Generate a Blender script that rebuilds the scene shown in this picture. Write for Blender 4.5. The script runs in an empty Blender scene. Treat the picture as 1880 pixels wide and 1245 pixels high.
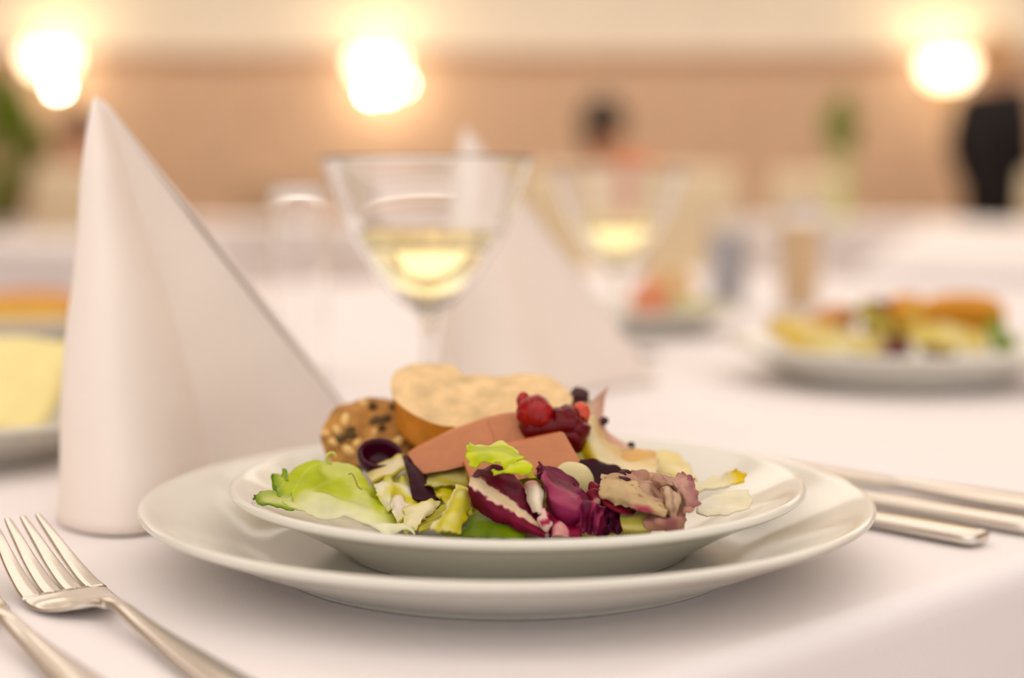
import bpy, bmesh, math, random
import numpy as np
from mathutils import Vector, Matrix, Euler, noise as mnoise
random.seed(7)
S = bpy.context.scene
COL = S.collection

# ------------------------------------------------------------------ camera
TZ = 0.75                        # height of the table top
FPX, CX, CY, HOR = 2805.0, 940.0, 622.5, 350.0
PITCH = math.atan((CY - HOR) / FPX)
CAMZ = TZ + 0.1395
cam_d = bpy.data.cameras.new('camera')
cam = bpy.data.objects.new('camera', cam_d); COL.objects.link(cam)
cam.location = (0, 0, CAMZ)
cam.rotation_euler = (math.pi/2 - PITCH, 0, 0)
cam_d.sensor_width = 23.6
cam_d.lens = FPX/1880.0*23.6
cam_d.clip_start = 0.02
cam_d.dof.use_dof = True
cam_d.dof.focus_distance = 0.532
cam_d.dof.aperture_fstop = 2.15
S.camera = cam

# ------------------------------------------------------------------ world, lights, exposure
S.view_settings.view_transform = 'Standard'
S.view_settings.look = 'None'
S.view_settings.exposure = -0.22
S.view_settings.gamma = 1.0
S.view_settings.use_curve_mapping = False
S.cycles.use_denoising = True
S.cycles.max_bounces = 12
S.cycles.transmission_bounces = 10
S.cycles.sample_clamp_indirect = 4.0
w = bpy.data.worlds.new('world'); S.world = w; w.use_nodes = True
w.node_tree.nodes['Background'].inputs[0].default_value = (0.96, 0.925, 0.925, 1)
w.node_tree.nodes['Background'].inputs[1].default_value = 1.25
def area(name, loc, rot, size, power, col):
    l = bpy.data.lights.new(name, 'AREA'); l.shape = 'RECTANGLE'; l.size, l.size_y = size
    l.energy = power; l.color = col
    o = bpy.data.objects.new(name, l); COL.objects.link(o)
    o.location = loc; o.rotation_euler = rot
    return o
area('ceiling_panel_light', (0.4, 2.6, 2.95), (0, 0, 0), (5.0, 3.0), 58, (1.0, 0.95, 0.88))
area('near_fill_light', (0.0, -0.7, 2.95), (0, 0, 0), (6.0, 2.2), 58, (1.0, 0.96, 0.92))  # added unseen overhead fill, brightens the cloth and the napkin fronts
area('hall_light', (0.0, 7.0, 2.95), (0, 0, 0), (9.0, 4.0), 200, (1.0, 0.93, 0.83))

# ------------------------------------------------------------------ helpers
def lin(c):
    return tuple((x/255/12.92 if x/255 <= 0.04045 else ((x/255+0.055)/1.055)**2.4) for x in c)
def W(px, py, D):
    """world point (m) on the photograph's ray through a pixel, at distance D (mm) along +Y"""
    D = D/1000.0
    c, s = math.cos(PITCH), math.sin(PITCH)
    a, b = (px-CX)/FPX, (CY-py)/FPX
    d = Vector((a, c + b*s, -s + b*c))
    return Vector((0, 0, CAMZ)) + d*(D/d.y)
def nz(p, f, off=0.0):
    return mnoise.noise(Vector((p[0]*f+off, p[1]*f-off*1.7, p[2]*f+off*0.3)))

_mats = {}
def mat(name, color, rough=0.5, metal=0.0, var=0.0, vscale=20.0, bump=0.0, bscale=200.0, sss=0.0, trans=0.0,
        ior=1.45, coat=0.0, emit=0.0, emit_col=None, attr=False, translucent=0.0, spec=0.5):
    if name in _mats: return _mats[name]
    m = bpy.data.materials.new(name); m.use_nodes = True
    nt = m.node_tree; b = nt.nodes['Principled BSDF']; L = nt.links
    b.inputs['Roughness'].default_value = rough
    b.inputs['Metallic'].default_value = metal
    b.inputs['IOR'].default_value = ior
    b.inputs['Specular IOR Level'].default_value = spec
    b.inputs['Transmission Weight'].default_value = trans
    b.inputs['Coat Weight'].default_value = coat
    b.inputs['Coat Roughness'].default_value = 0.06
    if sss:
        b.inputs['Subsurface Weight'].default_value = sss
        b.inputs['Subsurface Radius'].default_value = (0.006, 0.004, 0.003)
        b.inputs['Subsurface Scale'].default_value = 1.0
    base = lin(color) if color else (1, 1, 1)
    tc = nt.nodes.new('ShaderNodeTexCoord')
    src = None
    if attr:
        a = nt.nodes.new('ShaderNodeAttribute'); a.attribute_name = 'Col'; src = a.outputs['Color']
    if var:
        n = nt.nodes.new('ShaderNodeTexNoise'); n.inputs['Scale'].default_value = vscale; n.inputs['Detail'].default_value = 5
        L.new(tc.outputs['Object'], n.inputs['Vector'])
        r = nt.nodes.new('ShaderNodeMapRange')
        r.inputs['From Min'].default_value = 0.3; r.inputs['From Max'].default_value = 0.7
        r.inputs['To Min'].default_value = 1-var; r.inputs['To Max'].default_value = 1+var*0.6
        L.new(n.outputs['Fac'], r.inputs['Value'])
        mx = nt.nodes.new('ShaderNodeMix'); mx.data_type = 'RGBA'; mx.blend_type = 'MULTIPLY'
        mx.inputs['Factor'].default_value = 1.0
        if src: L.new(src, mx.inputs['A'])
        else: mx.inputs['A'].default_value = (*base, 1)
        L.new(r.outputs['Result'], mx.inputs['B'])
        src = mx.outputs['Result']
    if src: L.new(src, b.inputs['Base Color'])
    else: b.inputs['Base Color'].default_value = (*base, 1)
    if bump:
        n = nt.nodes.new('ShaderNodeTexNoise'); n.inputs['Scale'].default_value = bscale; n.inputs['Detail'].default_value = 4
        L.new(tc.outputs['Object'], n.inputs['Vector'])
        bp = nt.nodes.new('ShaderNodeBump'); bp.inputs['Strength'].default_value = bump; bp.inputs['Distance'].default_value = 0.001
        L.new(n.outputs['Fac'], bp.inputs['Height']); L.new(bp.outputs['Normal'], b.inputs['Normal'])
    if emit:
        b.inputs['Emission Color'].default_value = (*lin(emit_col or color), 1)
        b.inputs['Emission Strength'].default_value = emit
    if translucent:
        t = nt.nodes.new('ShaderNodeBsdfTranslucent')
        if src: L.new(src, t.inputs['Color'])
        else: t.inputs['Color'].default_value = (*base, 1)
        ms = nt.nodes.new('ShaderNodeMixShader'); ms.inputs[0].default_value = translucent
        L.new(b.outputs[0], ms.inputs[1]); L.new(t.outputs[0], ms.inputs[2])
        L.new(ms.outputs[0], nt.nodes['Material Output'].inputs['Surface'])
    _mats[name] = m
    return m

class MB:
    def __init__(s): s.v = []; s.f = []; s.c = []
    def add(s, vs, fs, cs=None):
        o = len(s.v); s.v += [tuple(p) for p in vs]; s.f += [tuple(i+o for i in f) for f in fs]
        s.c += list(cs) if cs is not None else [(1, 1, 1)]*len(vs)
    def grid(s, P, cs=None, closed_u=False):
        R, C = len(P), len(P[0])
        vs = [p for r in P for p in r]; fs = []
        for i in range(R-1):
            for j in range(C if closed_u else C-1):
                k = (j+1) % C
                fs.append((i*C+j, i*C+k, (i+1)*C+k, (i+1)*C+j))
        s.add(vs, fs, cs)
    def box(s, c, d, rot=None):
        M = rot if rot is not None else Matrix.Identity(3)
        c = Vector(c)
        vs = [c + M @ Vector((x*d[0]/2, y*d[1]/2, z*d[2]/2)) for x in (-1, 1) for y in (-1, 1) for z in (-1, 1)]
        s.add(vs, [(0,1,3,2),(4,6,7,5),(0,4,5,1),(2,3,7,6),(0,2,6,4),(1,5,7,3)])
    def lathe(s, prof, seg=64, center=(0, 0, 0)):
        cx, cy, cz = center
        P = [[(cx+r*math.cos(2*math.pi*j/seg), cy+r*math.sin(2*math.pi*j/seg), cz+z) for j in range(seg)] for r, z in prof]
        s.grid(P, closed_u=True)
    def tube(s, pts, rad, seg=10):
        pts = [Vector(p) for p in pts]; n = len(pts)
        if not hasattr(rad, '__len__'): rad = [rad]*n
        P = []; up = None
        for i, p in enumerate(pts):
            t = (pts[min(i+1, n-1)]-pts[max(i-1, 0)]).normalized()
            if up is None: up = t.orthogonal().normalized()
            a = (up - t*up.dot(t)); a = a.normalized() if a.length > 1e-6 else t.orthogonal().normalized()
            up = a; b = t.cross(a)
            P.append([p + (a*math.cos(2*math.pi*j/seg)+b*math.sin(2*math.pi*j/seg))*rad[i] for j in range(seg)])
        o = len(s.v); s.grid(P, closed_u=True)
        s.f.append(tuple(o+j for j in reversed(range(seg)))); s.f.append(tuple(o+(n-1)*seg+j for j in range(seg)))
    def ball(s, c, r, seg=20, rings=12, rot=None, nzamp=0.0, nzf=1.0):
        c = Vector(c); r = (r, r, r) if not hasattr(r, '__len__') else r
        M = rot if rot is not None else Matrix.Identity(3)
        P = []
        for i in range(rings+1):
            th = math.pi*i/rings; row = []
            for j in range(seg):
                ph = 2*math.pi*j/seg
                d = Vector((math.sin(th)*math.cos(ph), math.sin(th)*math.sin(ph), math.cos(th)))
                k = 1 + nzamp*nz(d+c*37, nzf)
                row.append(c + M @ Vector((d.x*r[0]*k, d.y*r[1]*k, d.z*r[2]*k)))
            P.append(row)
        s.grid(P, closed_u=True)
    def build(s, name, material, parent=None, smooth=True, loc=(0, 0, 0), ang=None):
        me = bpy.data.meshes.new(name)
        me.from_pydata([tuple(p) for p in s.v], [], s.f)
        bm = bmesh.new(); bm.from_mesh(me)
        lay = bm.verts.layers.float_color.new('Col')
        for v, c in zip(bm.verts, s.c): v[lay] = (*c[:3], 1)
        bmesh.ops.remove_doubles(bm, verts=bm.verts, dist=1e-7)
        bmesh.ops.recalc_face_normals(bm, faces=bm.faces)
        bm.to_mesh(me); bm.free()
        me.materials.append(material)
        for p in me.polygons: p.use_smooth = smooth
        if ang is not None: me.set_sharp_from_angle(angle=math.radians(ang))
        o = bpy.data.objects.new(name, me); COL.objects.link(o)
        if parent is not None: o.parent = parent
        o.location = loc
        return o

def tag(o, label=None, cat=None, group=None, kind=None):
    if label: o['label'] = label
    if cat: o['category'] = cat
    if group: o['group'] = group
    if kind: o['kind'] = kind
    return o
def empty(name, loc=(0, 0, 0), rz=0.0, label=None, cat=None, group=None):
    o = bpy.data.objects.new(name, None); COL.objects.link(o); o.empty_display_size = 0.02
    o.location = loc; o.rotation_euler = (0, 0, rz)
    return tag(o, label, cat, group)
def copy_tree(o, parent=None):
    c = o.copy(); COL.objects.link(c)
    if parent is not None: c.parent = parent
    for ch in list(o.children): copy_tree(ch, c)
    return c
def rebase(o):
    """put a mesh object's origin at the middle of its base"""
    me = o.data
    co = np.empty(len(me.vertices)*3); me.vertices.foreach_get('co', co); co = co.reshape(-1, 3)
    b = np.array([(co[:, 0].min()+co[:, 0].max())/2, (co[:, 1].min()+co[:, 1].max())/2, co[:, 2].min()])
    me.vertices.foreach_set('co', (co-b).ravel()); o.location = o.location + Vector(b); me.update()
    return o

def cr(P, t):
    """Catmull-Rom through the rows of P (n x k) at t in 0..1"""
    n = len(P)
    x = t*(n-1); i = min(int(x), n-2); f = x-i
    p1, p2 = P[i], P[i+1]
    p0 = P[i-1] if i > 0 else 2*p1-p2
    p3 = P[i+2] if i+2 < n else 2*p2-p1
    return 0.5*((2*p1)+(p2-p0)*f+(2*p0-5*p1+4*p2-p3)*f*f+(3*p1-p0-3*p2+p3)*f**3)
def spline(pts, n):
    P = np.array([list(p) for p in pts], float)
    return [cr(P, k/(n-1)) for k in range(n)]

def satur(c, k):
    y = 0.25*c[0]+0.65*c[1]+0.10*c[2]
    return tuple(max(0.0, y+(x-y)*k) for x in c)
def patch(mb, ctrl, col, R=26, C=32, thick=0.0005, ruf=0.0, rf=260.0, jag=0.0, jf=700.0, seed=0.0, world=False, crum=0.0, cf=90.0, sat=1.12):
    """a leaf: a curved sheet through a grid of (px, py, D) points, with ruffled torn edges and real thickness"""
    G = np.array([[list(p if world else W(*p)) for p in r] for r in ctrl], float)
    rowsC = [[cr(G[i], j/(C-1)) for j in range(C)] for i in range(len(G))]
    A = np.array(rowsC)
    P = np.array([[cr(A[:, j], i/(R-1)) for j in range(C)] for i in range(R)])
    du = np.gradient(P, axis=1); dv = np.gradient(P, axis=0)
    N = np.cross(du, dv); N /= np.maximum(np.linalg.norm(N, axis=2, keepdims=True), 1e-9)
    Q = P.copy()
    for i in range(R):
        for j in range(C):
            u, v = j/(C-1), i/(R-1)
            e = max(abs(2*u-1), abs(2*v-1))
            p = P[i, j]
            if ruf: Q[i, j] += N[i, j]*ruf*(e**3)*nz(p, rf, seed)*2
            if crum: Q[i, j] += N[i, j]*crum*nz(p, cf, seed+5)*2
            if jag and e > 0.9:
                k = (e-0.9)/0.1
                cen = P[R//2, C//2]; d = p-cen; d /= max(np.linalg.norm(d), 1e-9)
                Q[i, j] += d*jag*k*(nz(p, jf, seed+9)*1.6)
    cs = []
    for i in range(R):
        for j in range(C):
            cs.append(satur(lin(col(j/(C-1), i/(R-1), Q[i, j])), sat))
    top = Q + N*thick/2; bot = Q - N*thick/2
    o = len(mb.v)
    mb.grid([[Vector(q) for q in r] for r in top], cs)
    mb.grid([[Vector(q) for q in r] for r in bot], cs)
    n = R*C
    ring = [j for j in range(C)] + [i*C+C-1 for i in range(1, R)] + [(R-1)*C+j for j in range(C-2, -1, -1)] + [i*C for i in range(R-2, 0, -1)]
    for a, b in zip(ring, ring[1:]+ring[:1]):
        mb.f.append((o+a, o+b, o+n+b, o+n+a))
    return mb
def mix(a, b, t):
    t = max(0.0, min(1.0, t)); return tuple(x*(1-t)+y*t for x, y in zip(a, b))
def step(x, a, b):
    t = max(0.0, min(1.0, (x-a)/(b-a))); return t*t*(3-2*t)

LEAF = mat('leaf', None, rough=0.38, attr=True, var=0.10, vscale=120, bump=0.30, bscale=260, translucent=0.30, spec=0.3)
RAD = mat('radicchio', None, rough=0.48, attr=True, var=0.16, vscale=160, bump=0.35, bscale=300, translucent=0.16, spec=0.22)
DRY = mat('wilted_leaf', None, rough=0.65, attr=True, var=0.12, vscale=200, bump=0.5, bscale=420, translucent=0.15)
PORC = mat('porcelain', (224, 220, 208), rough=0.14, coat=0.15, spec=0.4)
CLOTH = mat('white_cloth', (244, 237, 236), rough=0.85, bump=0.15, bscale=1500, var=0.02, vscale=8, spec=0.2)
NAPK = mat('napkin_paper', (254, 241, 230), rough=0.9, var=0.02, vscale=30, bump=0.12, bscale=900, spec=0.15, translucent=0.12)
STEEL = mat('cutlery_steel', (222, 216, 206), rough=0.16, metal=1.0, bump=0.02, bscale=300)
GLASS = mat('clear_glass', (255, 255, 255), rough=0.0, trans=1.0, ior=1.45)
WINE = mat('white_wine', (252, 240, 186), rough=0.0, trans=1.0, ior=1.33)

# ------------------------------------------------------------------ room
def slab_obj(name, c, d, m):
    b = MB(); b.box((0, 0, 0), d)
    o = b.build(name, m, smooth=False); o.location = c; tag(o, kind='structure'); return o
M_floor = mat('parquet', (150, 108, 70), rough=0.4, var=0.2, vscale=3)
M_upper = mat('cream_plaster', (252, 243, 226), rough=0.85, var=0.03, vscale=2)
M_wood = mat('tan_panelling', (220, 186, 156), rough=0.6, var=0.08, vscale=3)
M_rail = mat('tan_rail', (196, 146, 104), rough=0.5, var=0.08, vscale=4)
slab_obj('floor', (0, 4.2, -0.03), (13, 12.4, 0.06), M_floor)
slab_obj('ceiling', (0, 4.2, 3.03), (13, 12.4, 0.06), M_upper)
wb = slab_obj('wall_back', (0, 10.05, 1.5), (13, 0.1, 3.0), M_upper)
slab_obj('wall_left', (-6.45, 4.2, 1.5), (0.1, 12.2, 3.0), M_upper)
slab_obj('wall_right', (6.45, 4.2, 1.5), (0.1, 12.2, 3.0), M_upper)
pan = None
for k in range(20):                       # tall wooden panels on the back wall
    if pan is None:
        b = MB(); b.box((0, 0, 0), (0.625, 0.02, 1.70)); pan = b.build('wall_panel', M_wood, wb, smooth=False); o = pan
    else:
        o = pan.copy(); COL.objects.link(o); o.parent = wb
    o.location = (-6.09+k*0.64, -0.06, 0.87-1.5)
slab_obj('trim_1', (0, 9.97, 1.745), (12.8, 0.06, 0.05), M_rail)
slab_obj('baseboard_back', (0, 9.97, 0.05), (12.8, 0.04, 0.10), M_rail)

# ------------------------------------------------------------------ tablecloths and tables
UX, UY = 0.735, 0.678                      # direction of the near table edge
E0 = Vector((0.048, 0.430))
def TP(u, n, z=0.0):
    """table point: u along the near edge, n inwards from it (m)"""
    return Vector((E0.x + UX*u - UY*n, E0.y + UY*u + UX*n, TZ+z))
TROT = math.atan2(UY, UX)
def tablecloth(name, hs, ht, drop, label, cat_group, loc, rz, fine=1.0, seed=0.0, wave=0.018):
    r = 0.010
    def samples(h, n):
        a = list(np.linspace(-h, h, n))
        e = [0.002, 0.005, 0.008, 0.011, 0.015, 0.02, 0.035, 0.06, 0.1, 0.15, 0.2, 0.26, 0.32, 0.40, 0.5]
        e = [x for x in e if x < drop] + [drop]
        return [-h-x for x in reversed(e)] + a + [h+x for x in e]
    su, sv = samples(hs, int(60*fine)), samples(ht, int(60*fine))
    P = []
    for t in sv:
        row = []
        for s in su:
            cs_, ct_ = max(-hs, min(hs, s)), max(-ht, min(ht, t))
            ds, dt = s-cs_, t-ct_
            d = math.hypot(ds, dt) if (ds and dt) else abs(ds)+abs(dt)
            dirn = Vector((ds, dt)).normalized() if d > 0 else Vector((0, 0))
            if d < r*math.pi/2:
                a = d/r; out = r*math.sin(a); dz = -r*(1-math.cos(a))
            else:
                out = r; dz = -r-(d-r*math.pi/2)
                k = min(1, (d-0.015)/0.25)
                if k > 0: out += k*(wave*math.sin(9*(s+t)+seed)+wave*0.6*math.sin(21*(s-t)+2*seed)+0.02)
            dzw = 0.0004*nz((s, t, seed), 14)*(1 if d == 0 else 0)
            row.append(Vector((cs_+dirn.x*out, ct_+dirn.y*out, max(dz, -drop)+dzw)))
        P.append(row)
    b = MB(); b.grid(P)
    o = b.build(name, CLOTH)
    o.location = loc; o.rotation_euler = (0, 0, rz)
    tag(o, label, 'tablecloth', cat_group)
    return o
M_leg = mat('table_wood', (120, 84, 56), rough=0.5, var=0.15, vscale=8)
def table(hs, ht, label, loc, rz):
    t = empty('banquet_table', (loc[0], loc[1], 0), rz, label, 'table')
    b = MB(); b.box((0, 0, TZ-0.0185), (hs*2-0.012, ht*2-0.012, 0.03)); b.build('tabletop', M_leg, t, smooth=False)
    for sx in (-1, 1):
        for sy in (-1, 1):
            b = MB(); b.box((sx*(hs-0.08), sy*(ht-0.08), (TZ-0.034)/2), (0.05, 0.05, TZ-0.034)); b.build('leg', M_leg, t, smooth=False)
    return t
hs, ht = 1.35, 0.80
c0 = TP(0.35, ht+0.010)
tablecloth('tablecloth', hs-0.0, ht, 0.30, 'white cloth on the near table under the main plate of salad', None, (c0.x, c0.y, TZ), TROT, fine=2.0, wave=0.010)
table(hs, ht, 'near banquet table hidden under the white cloth with the main salad', c0, TROT)

# ------------------------------------------------------------------ plates
def profile(pts, k=4):
    return [tuple(p) for p in spline(pts, (len(pts)-1)*k+1)]
CH = [(0,1.5),(60,1.5),(80,1.5),(82,0.2),(85,0),(88,0.1),(90,1.8),(100,6.0),(115,12.6),(128,18.6),(134,21.0),(136.6,22.6),(137.0,23.8),(136.2,24.8),(134.4,25.0),(131,23.9),(124,20.6),(115,16.4),(102,10.2),(94,6.6),(85,4.8),(60,4.5),(0,4.4)]
SP = [(0,1.2),(40,1.2),(58,1.2),(60,0.1),(63,0),(65.5,0.2),(67.5,1.8),(74,6.0),(86,12.8),(98,19.0),(104.6,21.6),(107.6,23.2),(108.2,24.4),(107.4,25.6),(105.4,25.8),(98,22.6),(86,16.6),(75,9.8),(66,5.6),(56,4.1),(30,3.9),(0,3.8)]
def plate(name, prof, loc, label, group=None, seg=160):
    b = MB(); b.lathe([(r/1000, z/1000) for r, z in profile(prof)], seg)
    o = b.build(name, PORC); o.location = loc; tag(o, label, 'plate', group); return o
PC = Vector((-0.0018, 0.574, TZ+0.0003))
plate('dinner_plate', CH, PC, 'large white porcelain plate on the cloth, under the smaller salad plate', seg=220)
SC = Vector((0.002, 0.574, TZ+0.0052))
plate('salad_plate', SP, SC, 'smaller white plate of sharp salad, stacked on the large plate', seg=220)

# ------------------------------------------------------------------ cutlery
def strip(mb, secs, nb=10):
    """a bar of cutlery: sections (center, half-width, half-thickness, side vector, up vector), rounded"""
    P = []
    for c, hw, hth, sd, up in secs:
        P.append([c + sd*(hw*math.copysign(abs(math.cos(2*math.pi*j/nb))**0.6, math.cos(2*math.pi*j/nb)))
                  + up*(hth*math.copysign(abs(math.sin(2*math.pi*j/nb))**0.7, math.sin(2*math.pi*j/nb))) for j in range(nb)])
    o = len(mb.v); mb.grid(P, closed_u=True)
    mb.f.append(tuple(o+j for j in reversed(range(nb)))); mb.f.append(tuple(o+(len(P)-1)*nb+j for j in range(nb)))
def bar(mb, pts, widths, thicks, n=24, nb=12):
    """pts (s, off, z) in mm in the piece's own frame: s along, off sideways"""
    A = spline([(p[0]/1000, p[1]/1000, p[2]/1000, w_/1000, t/1000) for p, w_, t in zip(pts, widths, thicks)], n)
    secs = []
    for i, a in enumerate(A):
        b0, b1 = A[max(i-1, 0)], A[min(i+1, n-1)]
        tg = Vector((b1-b0)[:3]).normalized()
        sd = Vector((0, 0, 1)).cross(tg).normalized(); up = tg.cross(sd)
        secs.append((Vector(a[:3]), a[3]/2, a[4]/2, sd, up))
    strip(mb, secs, nb)
def make_fork(loc, rz, label):
    f = empty('fork', loc, rz, label, 'fork', None)
    # local x runs from handle end (0) to the tips (203)
    b = MB(); bar(b, [(0,0,1.4),(8,0,1.4),(50,0,2.2),(90,0,4.6),(112,0,6.8),(124,0,6.4),(131,0,4.6)],
                  [11,15,13,7.6,5.6,5.8,6.4], [1.8,2.4,2.6,3.0,3.2,3.0,2.2], 40); b.build('handle', STEEL, f)
    b = MB(); bar(b, [(119,0,6.4),(126,0.3,5.8),(131,0.8,4.3),(137,1.3,2.7),(144,1.7,1.6),(151,1.8,1.5),(158,1.8,2.6)], [5.4,9.0,16,23,27.5,29.2,29.2], [2.8,2.5,2.1,1.9,1.8,1.8,1.8], 20, 24); b.build('head', STEEL, f)
    for k in range(4):
        q = k-1.5; b = MB()
        bar(b, [(156,1.8+q*7.5,2.2),(165,2.0+q*7.2,4.2),(180,2.2+q*6.7,9.6),(195,2.4+q*6.0,16.6),(202,2.5+q*5.7,20.0),(203.5,2.5+q*5.6,20.7)],
            [7.1,6.5,5.4,3.8,2.6,1.4], [1.8,1.9,2.0,1.9,1.5,0.9], 24); b.build('tine', STEEL, f)
    return f
A_F = math.atan2(0.80, -0.60)
neck = W(190, 1100, 487)
f0 = Vector((neck.x, neck.y, TZ+0.0006)) - Vector((-0.60, 0.80, 0))*0.127
fork1 = make_fork((f0.x, f0.y, TZ+0.0006), A_F, 'steel fork with all four tines showing, left of the plates')
f2 = f0 + Vector((0.80, 0.60, 0))*-0.0335 + Vector((-0.60, 0.80, 0))*0.010
fork2 = copy_tree(fork1); fork2.location = (f2.x, f2.y, TZ+0.0006)
fork2['label'] = 'second steel fork at the bottom left corner, only its handle showing'
for f in (fork1, fork2): f['group'] = 'forks left of the plate'
def make_knife(u, n0, L, label, bw=1.0):
    p = TP(u, n0)
    k = empty('table_knife', (p.x, p.y, TZ+0.0006), TROT+math.pi/2, label, 'knife', 'knives right of the plate')
    b = MB(); bar(b, [(0,0,3.0),(2,0,3.1),(10,0,3.2),(50,0,3.1),(85,0,2.9),(96,0,2.8)], [9,15,17*bw,15*bw,11,9], [3.0,5.0,5.4,4.8,4.4,4.0], 36, 16); b.build('handle', STEEL, k)
    b = MB(); bar(b, [(94,0,2.8),(104,-1,2.4),(140,-2,2.2),(175,-1,2.2),(L-8,1,2.2),(L,3,2.2)], [9,16,18,18,13,3], [3.6,1.8,1.5,1.4,1.2,0.8], 36, 14); b.build('blade', STEEL, k)
    return k
make_knife(0.208, 0.024, 200, 'steel knife nearest the table edge, its rounded handle end showing')
make_knife(0.243, 0.019, 200, 'middle steel knife handle of the three, in a thin brownish line')
make_knife(0.283, 0.016, 190, 'farthest of three knives, with a broad bright handle', 1.4)

# ------------------------------------------------------------------ salad: leaves on the main plate
def zpl(p):                        # top surface of the salad plate at a point
    r = math.hypot(p[0]-SC.x, p[1]-SC.y)*1000
    xs = [0, 56, 66, 75, 86, 98, 106]; zs = [3.9, 4.1, 5.6, 9.8, 16.4, 22.0, 25.0]
    return SC.z + np.interp(r, xs, zs)/1000
def leafobj(name, mb, m, label, cat='leaf', group=None):
    o = mb.build(name, m); rebase(o); tag(o, label, cat, group); return o

# big pale green lettuce leaf on the left
def c_let(u, v, p):
    g = mix((202, 210, 84), (184, 198, 52), 0.5+0.9*nz(p, 90, 2))
    g = mix(g, (226, 228, 150), step(nz((p[0], p[1]*0.4, p[2]), 120, 7), 0.0, 0.5)*0.8)
    rib = step(v, 0.55, 0.95)
    g = mix(g, (244, 242, 214), rib*(0.55+0.45*step(u, 0.0, 0.5)))
    g = mix(g, (240, 240, 205), step(u, 0.62, 1.0)*step(v, 0.3, 0.7))
    g = mix(g, (188, 196, 20), step(u, 0.50, 0.70)*(1-step(v, 0.20, 0.50))*0.85)
    g = mix(g, (126, 156, 30), (1-step(u, 0.0, 0.10))*(1-step(v, 0.5, 0.8))*0.9)
    vein = abs(math.sin((u*5.0+v*2.2)*math.pi)); g = mix(g, (228, 236, 160), (1-step(vein, 0.0, 0.16))*0.6*(1-step(v, 0.5, 0.8)))
    return g
b = MB()
patch(b, [[(500,880,546),(528,874,548),(556,853,552),(612,848,556),(660,858,556),(690,898,549),(716,938,538),(736,966,526)],
          [(505,896,537),(534,888,541),(562,878,545),(610,876,549),(656,888,548),(692,920,541),(721,950,530),(743,971,519)],
          [(514,915,529),(540,908,532),(566,904,535),(616,908,538),(660,922,536),(696,942,529),(726,961,521),(750,975,513)],
          [(527,931,523),(548,935,522),(575,941,521),(620,951,519),(660,962,515),(700,971,511),(735,978,507),(762,983,504)]],
      c_let, R=44, C=72, thick=0.0007, ruf=0.0011, rf=130, jag=0.0006, jf=420, seed=1, crum=0.0016, cf=105)
def c_letd(u, v, p):
    g = mix((174, 192, 84), (214, 218, 140), step(v, 0.2, 0.7)*(1-step(v, 0.75, 1.0)))
    return mix(g, (116, 146, 30), (1-step(u, 0.0, 0.25))*0.8+step(v, 0.85, 1.0)*0.8)
patch(b, [[(465,913,534),(484,905,537),(505,900,538),(530,898,536)],
          [(470,917,528),(492,914,530),(512,914,531),(536,916,530)],
          [(482,924,523),(500,930,522),(518,934,521),(540,938,520)]], c_letd, R=16, C=24, ruf=0.0010, rf=240, jag=0.0008, seed=3)
patch(b, [[(497,871,545),(502,876,545),(508,882,544)],[(498,884,541),(504,888,541),(510,892,541)],[(503,896,538),(508,898,538),(512,900,538)]],
      lambda u, v, p: (132, 160, 40), R=12, C=12, ruf=0.0008, rf=300, jag=0.0006, seed=4)
patch(b, [[(519,863,549),(523,862,549),(526,868,549)],[(517,874,546),(522,873,546),(528,874,546)],[(520,886,542),(525,885,542),(530,884,542)]],
      lambda u, v, p: (140, 168, 46), R=12, C=12, ruf=0.0008, rf=300, jag=0.0006, seed=5)
o = leafobj('lettuce_leaf', b, LEAF, 'large pale green lettuce leaf with white rib at the left of the salad')
b = MB(); b.tube([Vector(q) for q in spline([W(608,852,553),W(601,846,553),(W(600,838,553)),W(606,832,554),W(614,833,554),W(618,841,554)], 24)], [0.0006]*18+[0.0005]*4+[0.0004,0.0002], 8)
t = b.build('tendril', mat('tendril_green', (206, 206, 90), rough=0.4, translucent=0.2)); t.parent = o; t.location = -o.location
# crack of a brown scar on the leaf
b = MB(); b.tube([Vector(q) for q in spline([W(640,871,542.5),W(646,870,542),W(652,880,541),W(657,893,540),(W(664,899,538))], 20)], 0.00022, 6)
t = b.build('scar', mat('leaf_scar', (140, 120, 20), rough=0.5)); t.parent = o; t.location = -o.location

# pale chicory pieces between lettuce and radicchio
def c_chic(a=(236, 228, 176), bcol=(206, 196, 60), edge=(200, 190, 40)):
    def f(u, v, p):
        g = mix(a, bcol, step(nz(p, 110, 4), -0.15, 0.45))
        return mix(g, edge, (1-step(v, 0.0, 0.12))*0.6+step(v, 0.9, 1.0)*0.6)
    return f
def simple(name, rows, col, label, m=LEAF, cat='leaf', group=None, **kw):
    b = MB(); patch(b, rows, col, **kw); return leafobj(name, b, m, label, cat, group)
simple('chicory_piece', [[(674,874,562),(690,858,566),(715,846,568),(738,838,568),(744,842,567)],
                         [(678,880,557),(695,868,560),(718,858,562),(740,850,563),(748,856,562)],
                         [(684,886,553),(700,880,555),(722,872,557),(742,862,558),(750,866,558)]],
       c_chic((240, 226, 190), (234, 218, 150), (196, 184, 40)), 'cream chicory slice with a yellow edge just below the dark olive', ruf=0.0006, thick=0.0016, seed=11)
simple('chicory_piece', [[(688,890,548),(705,882,552),(728,884,554),(752,880,556),(758,896,554)],
                         [(692,906,541),(712,893,543),(730,898,545),(752,902,547),(764,912,548)],
                         [(700,922,536),(716,915,536),(734,920,538),(752,922,540),(768,926,541)],
                         [(712,938,530),(722,936,530),(738,938,530),(754,936,532),(776,934,534)]],
       c_chic((244, 238, 206), (222, 212, 80)), 'curled pale yellow chicory leaf to the right of the lettuce rib', ruf=0.0018, jag=0.0008, crum=0.0012, cf=160, seed=12)
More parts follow.
